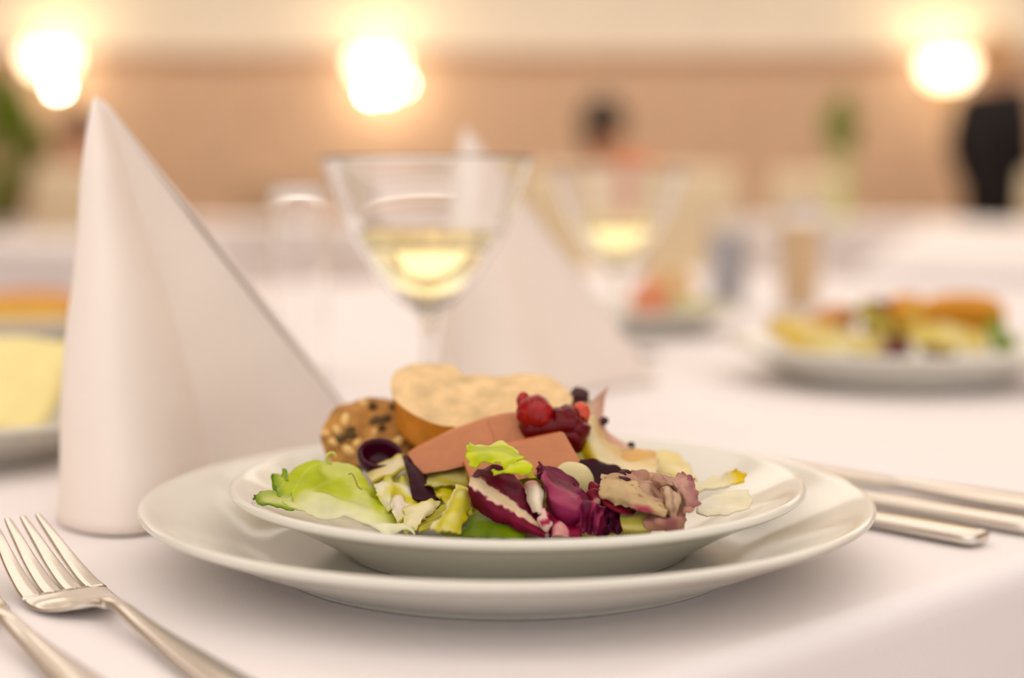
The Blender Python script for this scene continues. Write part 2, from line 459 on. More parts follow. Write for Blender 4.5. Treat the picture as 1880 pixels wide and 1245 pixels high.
simple('chicory_piece', [[(716,925,534),(725,916,536),(735,914,537),(742,920,536)],
                         [(722,942,526),(731,930,528),(742,932,529),(752,938,528)],
                         [(732,966,518),(742,958,519),(752,958,520),(762,962,520)]],
       c_chic((246, 236, 222), (240, 232, 190)), 'small white chicory curl at the end of the lettuce rib', ruf=0.0010, thick=0.0012, seed=13)
simple('chicory_piece', [[(742,936,526),(765,926,528),(790,917,530),(808,922,530)],
                         [(740,950,519),(762,940,521),(786,934,523),(800,938,525)],
                         [(738,964,513),(754,957,514),(770,953,516),(780,952,518)],
                         [(742,978,506),(750,976,507),(758,972,509),(764,966,511)]],
       c_chic((246, 238, 200), (236, 228, 170), (214, 206, 90)), 'ragged cream chicory leaf with a tiny dark speck', ruf=0.0010, jag=0.0012, jf=500, seed=14)
def c_olive(u, v, p):
    g = mix((176, 168, 30), (198, 190, 60), 0.5+nz(p, 200, 3))
    return mix(g, (130, 118, 14), (1-step(abs(v-0.5), 0.0, 0.07))*0.8)
simple('chicory_piece', [[(770,962,520),(790,945,524),(815,928,528),(842,912,532)],
                         [(766,968,512),(790,958,516),(818,946,520),(846,934,524)],
                         [(770,976,507),(792,972,509),(818,964,512),(846,954,516)]],
       c_olive, 'olive yellow folded leaf behind the standing yellow curl', ruf=0.0006, jag=0.0006, seed=15)
simple('chicory_piece', [[(838,893,528),(846,892,527),(856,896,526),(864,908,526)],
                         [(832,910,520),(842,906,517),(853,910,516),(863,926,518)],
                         [(822,932,514),(834,930,509),(846,936,509),(857,946,512)],
                         [(808,954,509),(822,953,504),(836,958,504),(848,964,507)],
                         [(790,972,505),(808,972,500),(826,977,500),(842,982,503)]],
       lambda u, v, p: mix(mix((222, 212, 80), (234, 226, 140), step(nz(p, 220, 8), -0.2, 0.5)), (246, 240, 200), (1-step(u, 0.0, 0.2))*0.9+step(v, 0.88, 1)*0.3),
       'standing yellow leaf curl in front, left of the striped radicchio', R=36, C=22, ruf=0.0008, jag=0.0005, seed=16, thick=0.0009)
simple('chicory_piece', [[(778,868,560),(800,862,563),(830,856,565),(862,850,565)],
                         [(768,879,553),(796,880,555),(828,878,556),(862,876,556)],
                         [(786,892,546),(808,898,547),(834,900,547),(862,902,547)]],
       lambda u, v, p: mix(mix((184, 172, 74), (214, 208, 140), step(nz(p, 130, 6), -0.2, 0.4)), (224, 206, 110), (1-step(u, 0, 0.12))*0.7),
       'muted olive leaf with a torn left tip below the pâté', ruf=0.0012, jag=0.0012, jf=500, seed=17, crum=0.001, cf=120)
simple('chicory_piece', [[(796,904,548),(815,898,549),(838,900,549),(862,904,547)],
                         [(806,914,540),(824,914,541),(842,918,541),(864,922,539)],
                         [(820,926,533),(834,932,533),(848,938,532),(866,944,530)]],
       lambda u, v, p: mix((206, 194, 44), (226, 214, 110), step(nz(p, 150, 5), -0.2, 0.4)),
       'mustard yellow leaf tucked behind the standing yellow curl', ruf=0.001, jag=0.001, seed=18)
simple('lettuce_leaf', [[(846,952,520),(872,942,518),(900,946,516),(940,956,514),(972,972,512)],
                        [(842,966,512),(870,958,510),(902,960,508),(938,968,507),(968,980,506)],
                        [(838,986,505),(868,986,503),(902,988,502),(936,990,502),(964,994,502)]],
       lambda u, v, p: mix(mix((100, 122, 12), (128, 148, 20), 0.5+nz(p, 120, 2)), (178, 200, 60), (1-step(v, 0.0, 0.18))*0.8),
       'dark green lettuce leaf low at the front under the striped radicchio', ruf=0.0008, seed=19)
# bright green scrap on top of the radicchio
b = MB()
c_bright = lambda u, v, p: mix(mix((196, 208, 28), (220, 226, 90), step(nz(p, 160, 1), -0.2, 0.4)), (240, 236, 160), (1-step(v, 0.0, 0.14))*0.8)
patch(b, [[(858,828,520),(876,817,526),(910,815,528),(940,820,526),(966,838,520)],
          [(857,838,514),(880,828,517),(912,829,517),(936,836,516),(960,842,514)],
          [(860,848,510),(884,836,512),(912,842,511),(934,850,510),(954,846,511)],
          [(872,860,508),(888,850,509),(912,852,508),(930,864,507),(946,858,508)]], c_bright, R=28, C=34, ruf=0.0016, rf=200, jag=0.0010, jf=450, seed=21)
patch(b, [[(904,862,507),(920,864,507),(944,852,508),(964,848,509),(976,852,509)],
          [(904,870,504),(922,866,504),(945,860,504),(962,860,505),(974,864,506)],
          [(908,876,503),(920,870,503),(944,868,503),(960,872,504),(970,870,505)]], c_bright, R=18, C=28, ruf=0.0008, rf=260, jag=0.0005, seed=22)
patch(b, [[(971,850,508),(977,856,508),(981,864,508)],[(968,862,507),(974,868,507),(980,872,507)],[(970,874,507),(976,878,507),(984,876,507)]],
      lambda u, v, p: mix((214, 196, 110), (196, 176, 50), 0.5+nz(p, 400)), R=12, C=12, jag=0.0005, seed=23)
leafobj('lettuce_leaf', b, LEAF, 'small bright green lettuce scrap on top of the striped radicchio')

# striped radicchio leaf
def c_rad(u, v, p):
    d = mix((112, 10, 46), (92, 6, 34), step(nz(p, 120, 2), -0.2, 0.3))
    d = mix(d, (150, 36, 72), step(nz((p[0], p[1], p[2]*2), 230, 5), 0.15, 0.6)*0.6)
    vc = 0.43 + 0.05*math.sin(u*5) ; wv = 0.115*(1-0.55*u) + 0.05*nz(p, 240, 3) + 0.05*nz(p, 600, 4)
    g = mix((234, 210, 178), d, step(abs(v-vc), wv, wv+0.05))
    g = mix(g, (226, 196, 160), (1-step(abs(v-vc-0.28*(u-0.42)), 0.012, 0.035))*step(u, 0.36, 0.46)*0.75)
    return mix(g, (150, 110, 50), (1-step(v, 0.0, 0.07))*step(u, 0.35, 0.6)*0.9)
simple('radicchio_leaf', [[(880,864,522),(912,856,524),(944,874,522),(970,905,516),(990,940,510),(1004,976,505)],
                          [(867,872,516),(898,880,516),(930,900,514),(958,925,510),(982,952,506),(1004,979,503)],
                          [(862,885,513),(890,903,510),(920,922,508),(950,943,505),(978,963,503),(1003,981,501)],
                          [(866,906,512),(888,926,507),(915,943,505),(945,958,503),(975,972,501),(1001,983,500)],
                          [(870,929,514),(888,948,509),(912,958,507),(942,967,505),(972,977,503),(1000,986,501)]],
       c_rad, 'purple radicchio leaf with a broad white stripe at the front', m=RAD, R=60, C=64, ruf=0.0008, rf=160, jag=0.0003, seed=31, thick=0.0008, crum=0.0004, cf=200)
# crumpled radicchio to its right
def c_r2(u, v, p):
    g = mix((98, 8, 44), (126, 26, 70), step(nz(p, 130, 4), -0.3, 0.3))
    g = mix(g, (166, 74, 100), step(v, 0.26, 0.40)*(1-step(v, 0.55, 0.68))*0.8)
    return g
b = MB()
patch(b, [[(984,857,532),(1012,866,535),(1044,884,535),(1068,904,532),(1078,922,528)],
          [(990,868,521),(1020,884,522),(1048,898,522),(1070,914,519),(1082,930,516)],
          [(998,880,512),(1014,902,511),(1040,918,509),(1066,928,507),(1086,936,508)],
          [(1000,906,511),(1011,930,506),(1030,944,504),(1056,950,503),(1082,951,505)],
          [(998,936,517),(1010,956,511),(1030,966,509),(1056,969,508),(1077,969,510)]], c_r2, R=44, C=48, ruf=0.0018, rf=190, jag=0.0006, seed=33, crum=0.0010, cf=140)
patch(b, [[(990,852,536),(1006,856,540),(1032,872,542),(1062,892,540)],[(984,862,528),(1004,868,530),(1034,884,532),(1064,904,530)],[(992,872,524),(1010,880,525),(1036,894,526),(1062,910,525)]],
      lambda u, v, p: mix((84, 4, 46), (116, 20, 62), 0.5+nz(p, 200)), R=18, C=28, ruf=0.0010, rf=200, seed=34)
patch(b, [[(1062,918,514),(1076,914,512),(1090,918,511),(1102,930,512),(1112,934,514)],
          [(1060,940,508),(1074,935,503),(1088,938,504),(1096,948,502),(1114,948,508)],
          [(1062,960,507),(1074,958,501),(1085,960,505),(1092,966,500),(1110,962,506)],
          [(1062,980,505),(1073,980,500),(1083,982,504),(1092,984,500),(1104,980,505)]],
      lambda u, v, p: mix(mix((96, 8, 50), (156, 62, 92), step(math.sin(u*17+nz(p, 140)*2), 0.1, 0.9)), (228, 186, 176), step(v, 0.75, 1.0)*step(math.sin(u*25), 0.4, 0.9)*0.8),
      R=36, C=48, ruf=0.0012, rf=260, seed=35, crum=0.0010, cf=220)
patch(b, [[(1000,945,510),(1020,950,507),(1044,958,506),(1062,962,506)],[(1000,960,505),(1022,962,502),(1044,970,502),(1064,974,503)],[(1002,984,502),(1022,984,500),(1044,986,500),(1066,988,501)]],
      lambda u, v, p: mix((130, 18, 52), (232, 168, 166), step(nz(p, 200, 2), -0.1, 0.25)), R=24, C=36, ruf=0.0018, rf=240, jag=0.0006, seed=36, crum=0.0010, cf=200)
patch(b, [[(1096,912,522),(1116,914,524),(1136,920,524),(1152,934,520)],[(1104,940,514),(1120,942,512),(1136,948,513),(1150,956,512)],[(1096,978,506),(1114,982,505),(1134,982,505),(1152,980,506)]],
      lambda u, v, p: mix((62, 4, 34), (122, 34, 70), step(nz(p, 320, 2), 0.1, 0.4)), R=30, C=34, ruf=0.0020, rf=300, jag=0.001, seed=37, crum=0.0016, cf=280)
patch(b, [[(1072,905,530),(1088,894,532),(1104,888,532),(1116,894,530)],[(1080,918,522),(1094,908,522),(1108,904,522),(1120,910,520)],[(1088,930,517),(1100,924,516),(1112,920,516),(1124,926,515)]],
      lambda u, v, p: mix((120, 12, 40), (220, 160, 150), step(nz(p, 260, 9), 0.1, 0.5)), R=24, C=28, ruf=0.0022, rf=260, jag=0.001, seed=38, crum=0.0018, cf=260)
o = leafobj('radicchio_leaf', b, RAD, 'crumpled mauve and purple radicchio in the middle of the front')
b = MB(); patch(b, [[(962,896,518),(970,888,517),(984,886,516),(994,892,517)],[(970,908,512),(976,902,509),(986,902,508),(994,910,511)],[(972,922,509),(980,920,506),(988,922,505),(992,926,508)],[(984,938,507),(988,940,504),(992,944,504),(995,946,506)]],
               lambda u, v, p: mix((240, 226, 206), (206, 130, 130), (1-step(v, 0.05, 0.3))*0.7), R=22, C=18, thick=0.0014, ruf=0.0006, seed=39)
patch(b, [[(992,928,508),(1000,932,505),(1006,940,505)],[(990,950,503),(998,954,501),(1004,958,502)],[(996,976,501),(1002,978,500),(1008,976,501)]], lambda u, v, p: mix((240, 212, 200), (170, 50, 80), step(nz(p, 420, 3), -0.1, 0.2)), R=16, C=14, ruf=0.001, seed=40, crum=0.001, cf=300)
t = b.build('rib', RAD); t.parent = o; t.location = -o.location; t['label'] = 'creamy white rib'

# dark filler leaf painting the shaded gap behind, and wilted beige radicchio
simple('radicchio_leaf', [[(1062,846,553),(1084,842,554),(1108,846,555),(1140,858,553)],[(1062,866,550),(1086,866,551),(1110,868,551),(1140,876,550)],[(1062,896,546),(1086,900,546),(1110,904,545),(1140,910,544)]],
       lambda u, v, p: mix((44, 2, 18), (64, 4, 26), 0.5+nz(p, 120)), 'dark purple filler leaf added for the shaded gap behind the white bean', m=RAD, ruf=0.001, seed=41)
def c_dry(u, v, p):
    g = mix((206, 182, 138), (188, 158, 120), 0.5+nz(p, 130, 2))
    st = step(nz((p[0]*1.0+p[2]*0.5, p[1], p[2]*0.4), 140, 8), 0.05, 0.35)*step(u, 0.4, 0.6)*step(v, 0.35, 0.6)
    g = mix(g, (150, 24, 60), st*0.8)
    return mix(g, (90, 20, 40), step(nz(p, 420, 3), 0.35, 0.6)*0.6*(1-step(v, 0.2, 0.6)))
b = MB()
patch(b, [[(1105,876,522),(1122,868,524),(1140,872,522),(1166,882,518),(1196,904,512),(1230,934,506)],
          [(1102,890,514),(1122,886,513),(1144,892,511),(1170,904,508),(1198,922,505),(1228,940,503)],
          [(1100,908,509),(1122,908,507),(1146,914,505),(1172,924,503),(1198,934,501),(1222,944,501)],
          [(1112,918,510),(1132,924,507),(1152,930,505),(1174,938,502),(1194,943,501),(1216,946,501)]], c_dry, R=44, C=60, ruf=0.0008, rf=260, jag=0.0008, seed=43, thick=0.0005, crum=0.00035, cf=320)
def c_dry2(u, v, p):
    g = mix((196, 160, 134), (174, 132, 112), 0.5+nz(p, 160, 3))
    return mix(g, (186, 116, 112), step(u, 0.7, 1.0)*0.5+(1-step(v, 0, 0.15))*0.4)
patch(b, [[(1140,868,534),(1160,872,530),(1186,866,536),(1212,872,530),(1240,874,533),(1272,878,526)],
          [(1152,880,522),(1172,886,516),(1194,880,526),(1216,888,515),(1248,884,525),(1276,896,518)],
          [(1164,892,516),(1184,902,510),(1206,902,520),(1226,908,527),(1254,906,514),(1280,914,512)],
          [(1180,906,510),(1200,918,507),(1216,924,514),(1232,926,520),(1256,926,508),(1276,930,508)],
          [(1200,924,506),(1214,934,504),(1226,940,512),(1238,944,510),(1252,944,505),(1266,942,506)]], c_dry2, R=56, C=64, ruf=0.0012, rf=240, jag=0.001, seed=44, crum=0.0013, cf=230)
patch(b, [[(1188,944,512),(1206,938,508),(1228,942,506),(1252,944,507),(1258,950,510)],[(1186,958,505),(1206,954,501),(1228,956,499),(1248,958,501),(1256,962,505)],[(1194,974,503),(1208,976,501),(1226,976,500),(1242,972,502),(1250,970,505)]],
      lambda u, v, p: mix((176, 130, 112), (140, 84, 84), step(nz(p, 200), -0.2, 0.4)), R=24, C=36, ruf=0.0014, rf=220, seed=45, crum=0.0014, cf=200)
patch(b, [[(1212,898,512),(1222,894,509),(1236,898,508),(1250,902,508)],[(1218,914,508),(1228,912,504),(1240,914,503),(1252,916,506)],[(1222,934,507),(1230,934,502),(1240,936,502),(1248,934,506)],[(1228,952,505),(1234,954,501),(1240,954,501),(1246,948,504)]],
      lambda u, v, p: mix((202, 172, 142), (170, 134, 112), step(math.sin(u*14+nz(p, 200)*2), 0, 1)), R=28, C=24, ruf=0.0008, seed=46, crum=0.0008, cf=300)
patch(b, [[(1232,884,524),(1246,874,528),(1262,882,526),(1274,876,524)],[(1240,894,515),(1252,890,513),(1264,896,514),(1276,892,516)],[(1250,910,511),(1258,906,508),(1270,910,509),(1281,908,512)],[(1252,936,508),(1262,930,505),(1272,930,507),(1280,924,510)]],
      lambda u, v, p: mix((196, 152, 136), (160, 104, 104), step(u, 0.3, 1)), R=28, C=24, ruf=0.0014, rf=260, jag=0.0008, seed=47, crum=0.0014, cf=240)
o = leafobj('radicchio_leaf', b, DRY, 'wilted beige and pink radicchio, crinkled, right of the purple heap')
b = MB(); patch(b, [[(1104,904,516),(1120,912,514),(1142,924,512),(1168,940,508)],[(1104,914,511),(1122,924,509),(1142,934,507),(1166,943,506)],[(1108,926,509),(1124,936,507),(1142,943,505),(1160,946,505)]],
               lambda u, v, p: mix((120, 4, 36), (80, 6, 30), step(u, 0.7, 1)), R=16, C=26, ruf=0.0006, seed=48)
patch(b, [[(1136,866,526),(1146,864,527),(1156,870,527)],[(1136,876,520),(1146,874,520),(1160,878,521)],[(1140,886,516),(1150,886,516),(1160,888,517)]], lambda u, v, p: (70, 14, 32), R=14, C=14, ruf=0.0012, rf=400, jag=0.0008, seed=49, crum=0.0012, cf=300)
t = b.build('red_edge', RAD); t.parent = o; t.location = -o.location; t['label'] = 'dark red edge of the wilted leaf'
simple('celery_piece', [[(1140,940,516),(1160,938,517),(1180,938,517),(1200,940,516)],[(1140,956,508),(1160,954,507),(1180,954,507),(1198,956,508)],[(1144,976,504),(1162,978,503),(1180,978,503),(1196,976,504)]],
       lambda u, v, p: mix((186, 176, 84), (214, 204, 130), 0.5+0.5*math.sin(v*16)), 'pale green ribbed stalk piece under the wilted radicchio', thick=0.003, seed=51, cat='vegetable')

# pale leaves behind on the right
simple('chicory_leaf', [[(1058,800,572),(1066,828,566),(1082,858,560),(1110,874,554),(1150,882,550),(1200,884,548)],
                        [(1074,790,572),(1084,822,566),(1100,846,561),(1128,860,556),(1162,868,552),(1204,872,550)],
                        [(1080,768,580),(1094,806,574),(1112,836,568),(1140,850,563),(1172,856,558),(1206,858,556)],
                        [(1092,764,590),(1110,800,586),(1130,826,580),(1152,838,575),(1180,842,570),(1208,842,568)]],
       lambda u, v, p: mix(mix((196, 170, 40), (240, 226, 186), step(v, 0.18, 0.42)), (230, 196, 130), step(v, 0.6, 0.9)*0.7),
       'yellow white chicory leaf curling beside the red berries', R=34, C=48, ruf=0.0012, rf=120, jag=0.0004, seed=52, crum=0.0008, cf=90)
simple('chicory_leaf', [[(1132,836,576),(1150,826,580),(1176,824,582),(1204,832,580)],[(1136,846,570),(1154,840,571),(1178,838,572),(1204,842,571)],[(1142,856,565),(1160,854,564),(1180,852,564),(1202,852,565)]],
       lambda u, v, p: mix((230, 186, 110), (200, 168, 50), step(v, 0.7, 1)), 'small amber yellow leaf fold beside the pale chicory', ruf=0.0006, seed=53)
b = MB()
patch(b, [[(1046,752,604),(1058,742,606),(1084,736,606),(1120,714,606)],[(1058,764,600),(1076,764,599),(1096,764,598),(1108,752,600)],[(1076,790,596),(1092,800,593),(1106,796,592),(1112,788,594)],[(1104,830,590),(1120,832,587),(1140,830,586),(1164,826,588)]],
      lambda u, v, p: mix((226, 184, 164), (232, 206, 180), step(nz(p, 90, 3), -0.2, 0.3)), R=36, C=28, ruf=0.0016, rf=130, jag=0.0006, seed=54)
o = leafobj('radicchio_leaf', b, LEAF, 'faded pink radicchio edge with dark tips, behind the berries')
b = MB()
for c, r in ((W(1063, 728, 603), (0.0040, 0.0028, 0.0036)), (W(1109, 773, 594), (0.0017, 0.0014, 0.0017)), (W(1158, 820, 589), (0.0017, 0.0014, 0.0017)), (W(1056, 742, 602), (0.0028, 0.002, 0.0024))):
    b.ball(c, r, nzamp=0.3, nzf=1.5)
t = b.build('dark_tip', mat('dark_tip', (70, 26, 30), rough=0.5, var=0.2, vscale=200)); t.parent = o; t.location = -o.location; t['label'] = 'dark purple leaf tip'
simple('chicory_leaf', [[(1186,844,592),(1206,830,596),(1236,832,598),(1262,850,594)],[(1190,856,582),(1212,848,584),(1240,850,584),(1270,866,580)],[(1198,872,572),(1222,870,570),(1250,876,568),(1280,886,566)]],
       lambda u, v, p: mix((244, 232, 190), (238, 222, 150), 0.5+nz(p, 110)), 'translucent pale yellow chicory leaf lying behind the wilted radicchio', ruf=0.0010, jag=0.0006, seed=55)
simple('chicory_leaf', [[(1246,884,562),(1280,886,562),(1316,878,562),(1340,868,560),(1352,862,558)],[(1250,892,556),(1284,892,556),(1320,886,557),(1346,876,556),(1367,870,554)],[(1256,902,550),(1290,900,550),(1322,896,550),(1348,890,551),(1366,884,551)]],
       lambda u, v, p: mix((242, 234, 200), (236, 208, 30), step(u, 0.6, 0.97)), 'pale chicory strip with a bright yellow tip at the right of the salad', R=18, C=40, ruf=0.0008, jag=0.0008, seed=56, thick=0.0008)
simple('chicory_leaf', [[(1286,922,537),(1316,908,542),(1346,900,546),(1372,902,548)],[(1284,938,530),(1318,930,534),(1350,920,538),(1384,920,541)],[(1296,950,525),(1324,948,526),(1352,940,529),(1378,936,533)]],
       lambda u, v, p: mix((248, 244, 226), (246, 238, 206), 0.5+nz(p, 80)), 'thin almost white chicory leaf flat on the right plate rim', ruf=0.0006, jag=0.0014, jf=120, seed=57, sat=1.0)
# bed of leaves that carries the bread
def bed(cx, cy, z, sx, sy, dome, rz, seed):
    rows = []
    for i in range(5):
        r = []
        for j in range(5):
            a, bb = (j/4-0.5)*2, (i/4-0.5)*2
            p = Vector((a*sx*(1-0.25*bb*bb), bb*sy*(1-0.25*a*a), dome*(1-0.5*a*a-0.5*bb*bb)))
            p.rotate(Euler((0, 0, rz)))
            q = Vector((cx, cy, z))+p; q.z = max(q.z, zpl(q)+0.0012); r.append(q)
        rows.append(r)
    return rows
for k, (cx, cy, z, sx, sy, dome, rz, lb) in enumerate([
        (-0.020, 0.600, TZ+0.014, 0.036, 0.034, 0.016, 0.2, 'lettuce leaf under the slice of seeded brown bread'),
        (0.016, 0.606, TZ+0.016, 0.034, 0.030, 0.022, -0.3, 'lettuce leaf under the white bread slice'),
        (0.000, 0.566, TZ+0.013, 0.034, 0.022, 0.014, 0.1, 'lettuce leaf under the slices of pâté'),
        (0.036, 0.560, TZ+0.013, 0.026, 0.022, 0.010, 0.5, 'lettuce leaf under the berries and the pale chicory')]):
    b = MB(); patch(b, bed(cx, cy, z, sx, sy, dome, rz, k), c_chic((210, 204, 120), (178, 184, 60), (150, 170, 40)), ruf=0.002, rf=120, seed=60+k, world=True)
    leafobj('lettuce_leaf', b, LEAF, lb)

# ------------------------------------------------------------------ bread, pate, berries, olive, bean
def slab(outline, extr, smooth=True, N=72, bulge=0.0, nf=(0.0, 100), edge=0.06, side_bulge=0.0, rings=9, steps=6):
    """front face (a filled outline) and the wall + back behind it, as two meshes that meet"""
    O = [np.array(W(*p)) for p in outline]
    n = len(O)
    if smooth:
        P = [None]*N
        for k in range(N):
            x = k/N*n; i = int(x); f = x-i
            p0, p1, p2, p3 = O[i-1], O[i % n], O[(i+1) % n], O[(i+2) % n]
            P[k] = 0.5*((2*p1)+(p2-p0)*f+(2*p0-5*p1+4*p2-p3)*f*f+(3*p1-p0-3*p2+p3)*f**3)
    else:
        P = []
        for k in range(N):
            x = k/N*n; i = int(x); f = x-i
            P.append(O[i]*(1-f)+O[(i+1) % n]*f)
        for _ in range(2): P = [0.25*P[i-1]+0.5*P[i]+0.25*P[(i+1) % N] for i in range(N)]
    c = sum(P)/N
    nn = np.zeros(3)
    for i in range(N): nn += np.cross(P[i]-c, P[(i+1) % N]-c)
    nn /= np.linalg.norm(nn)
    ex = np.array(extr)/1000.0
    if nn.dot(ex) > 0: nn = -nn
    F = MB(); rows = []
    for r in range(rings+1):
        s = r/rings
        rows.append([Vector(c+(p-c)*max(s, 1e-4)+nn*(bulge*(1-s**2)-0.0006*(s**8))+nn*nf[0]*nz(c+(p-c)*s, nf[1])*(1-0.5*s)) for p in P])
    F.grid(rows, closed_u=True)
    K = MB(); rows2 = [rows[-1]]
    for r in range(1, steps+1):
        t = r/steps
        sc = 1+side_bulge*math.sin(t*math.pi*0.9)
        rows2.append([Vector(c+(p-c)*sc+ex*t-nn*0.0006+nf[0]*0.6*nz(p+ex*t, nf[1])*(p-c)/np.linalg.norm(p-c)) for p in P])
    rows2.append([Vector(c+(p-c)*0.5+ex*1.02) for p in P]); rows2.append([Vector(c+(p-c)*1e-4+ex*1.03) for p in P])
    K.grid(rows2, closed_u=True)
    return F, K, c, nn, rows
def thing_of(name, c, label, cat, parts):
    e = empty(name, c, 0, label, cat)
    for nm, b, m in parts:
        o = b.build(nm, m); o.parent = e; o.location = -Vector(c)
    return e
M_crumb = mat('bread_crumb', (232, 198, 146), rough=0.85, var=0.24, vscale=100, bump=1.0, bscale=240, sss=0.15)
M_crust = mat('bread_crust', (212, 130, 18), rough=0.5, var=0.25, vscale=90, bump=0.3, bscale=300)
F, K, c, nn, rows = slab([(719,690,604),(722,728,594),(755,755,586),(800,775,582),(850,783,580),(900,785,580),(960,778,581),(1020,762,585),(1050,738,595),(1044,716,606),(1010,692,620),(965,682,626),(920,688,624),(880,686,625),(850,690,622),(832,684,625),(828,668,632),(790,662,634),(745,670,622)],
                  (1, 3, -14), nf=(0.0018, 100), side_bulge=-0.02)
thing_of('bread_slice', c, 'golden white bread slice with orange crust, topmost on the plate', 'bread', [('crumb', F, M_crumb), ('crust', K, M_crust)])
M_brown = mat('brown_crumb', (184, 130, 62), rough=0.85, var=0.45, vscale=130, bump=1.0, bscale=260)
M_brcrust = mat('brown_crust', (156, 100, 40), rough=0.7, var=0.35, vscale=120, bump=0.6, bscale=300)
F, K, c, nn, rows = slab([(588,796,606),(600,768,612),(622,745,617),(650,732,620),(690,727,622),(728,733,621),(762,748,618),(790,775,612),(800,805,604),(770,830,598),(720,842,594),(670,852,593),(625,858,594),(600,836,598)],
                  (3, 20, -5), nf=(0.0055, 95), bulge=0.003, side_bulge=0.02)
e = thing_of('seeded_bread', c, 'rough brown bread piece with seeds behind the lettuce leaf', 'bread', [('crumb', F, M_brown), ('crust', K, M_brcrust)])
sd = MB(); sd.ball((0, 0, 0), (0.0017, 0.0009, 0.0026), 10, 6)
M_seed = mat('seed', (238, 196, 120), rough=0.4); M_seedd = mat('dark_seed', (92, 66, 24), rough=0.5)
first = {}
rs = random.Random(3)
spots = [(636,772,0),(641,832,0),(622,795,0),(690,800,0),(730,815,0),(668,748,0),(612,815,0),(706,770,1),(688,776,1),(648,800,1),(700,786,1),(740,780,1),(620,810,1),(645,790,1),(725,752,1),(684,752,1),(760,800,1),(655,815,0),(712,830,0),(600,800,0)]
for px, py, dk in spots:
    best = min((p for r in rows[:-1] for p in r), key=lambda p: (p-W(px, py, p.y*1000)).length)
    if dk not in first:
        o = sd.build('seed', M_seedd if dk else M_seed, e); first[dk] = o
    else:
        o = first[dk].copy(); COL.objects.link(o); o.parent = e
    o.location = best - Vector(c) + Vector(nn)*0.0005
    o.rotation_euler = (rs.uniform(-0.5, 0.5), rs.uniform(-1.2, 1.2), rs.uniform(-0.5, 0.5))
    sc_ = rs.uniform(0.8, 1.3); o.scale = (sc_, sc_, sc_)
M_pate = mat('pate', (186, 118, 76), rough=0.5, var=0.06, vscale=200, bump=0.25, bscale=900, sss=0.1)
M_skin = mat('pate_skin', (214, 124, 62), rough=0.4, var=0.10, vscale=200, bump=0.15, bscale=500)  # orange skin, its colour brightened to paint the lit rim along the top
for label, ol, ex in (
    ('long pâté slice leaning left, its end beside the dark olive', [(748,832,562),(775,815,564),(830,788,568),(890,766,572),(900,790,566),(908,815,561),(866,850,556),(820,862,555),(775,868,555),(760,850,558)], (-1, 8, -1)),
    ('short pâté slice against the red berries, behind the front slice', [(884,768,574),(920,758,576),(956,754,577),(966,780,571),(974,812,565),(940,822,563),(900,826,561)], (-1, 8, -1)),
    ('front pâté slice with a square corner, under the bright green scrap', [(852,846,549),(900,822,553),(965,805,556),(1034,790,558),(1050,818,552),(1066,846,546),(1010,862,543),(950,880,540),(868,892,540),(860,868,544)], (-1, 8, -1))):
    F, K, c, nn, rows = slab(ol, ex, smooth=False, N=120, nf=(0.0002, 300), steps=4)
    thing_of('pate_slice', c, label, 'pâté', [('filling', F, M_pate), ('skin', K, M_skin)])
# red berries in jelly
M_berry = mat('berry_red', (178, 8, 8), rough=0.18, trans=0.3, ior=1.36, coat=0.3, sss=0.3, spec=0.35, var=0.3, vscale=200)
M_jelly = mat('berry_jelly', (104, 2, 14), rough=0.22, coat=0.0, trans=0.15, ior=1.36, spec=0.35)
M_orange = mat('berry_orange', (206, 62, 4), rough=0.2, coat=0.4, sss=0.3)
c = W(1010, 822, 572)
e = empty('berry_compote', c, 0, 'spoonful of glossy dark red berries resting on the pâté slices', 'berries')
b = MB()
for px, py, D, r in ((985,790,571,7.2),(1012,787,570,6.8),(1040,782,570,7.6),(1056,790,568,5.6),(1050,806,567,5.4),(1057,818,566,3.2),(1000,806,571,6.5),(1030,804,570,6.5),(1071,786,568,2.2)):
    b.ball(W(px, py, D), r/1000, 24, 16, nzamp=0.22, nzf=2.2)
o = b.build('jelly', M_jelly, e); o.location = -c
for px, py, D, r, m in ((984,760,568,(6.6,6,7.0),M_berry),(961,737,572,(2.6,2.4,3.6),M_berry),(969,758,568,(4.2,4,5.2),M_berry),(994,770,566,(3.6,3.4,3.6),M_berry),(1066,760,571,(3.6,3,4.4),M_orange),(1042,766,571,(5.0,5,4.4),M_jelly),(1018,772,570,(4.4,4.4,4.0),M_jelly)):
    b = MB(); b.ball(W(px, py, D), [x/1000 for x in r], 24, 16, nzamp=0.18, nzf=1.8)
    o = b.build('berry', m, e); o.location = -c
    if m is M_orange: o['label'] = 'orange berry'
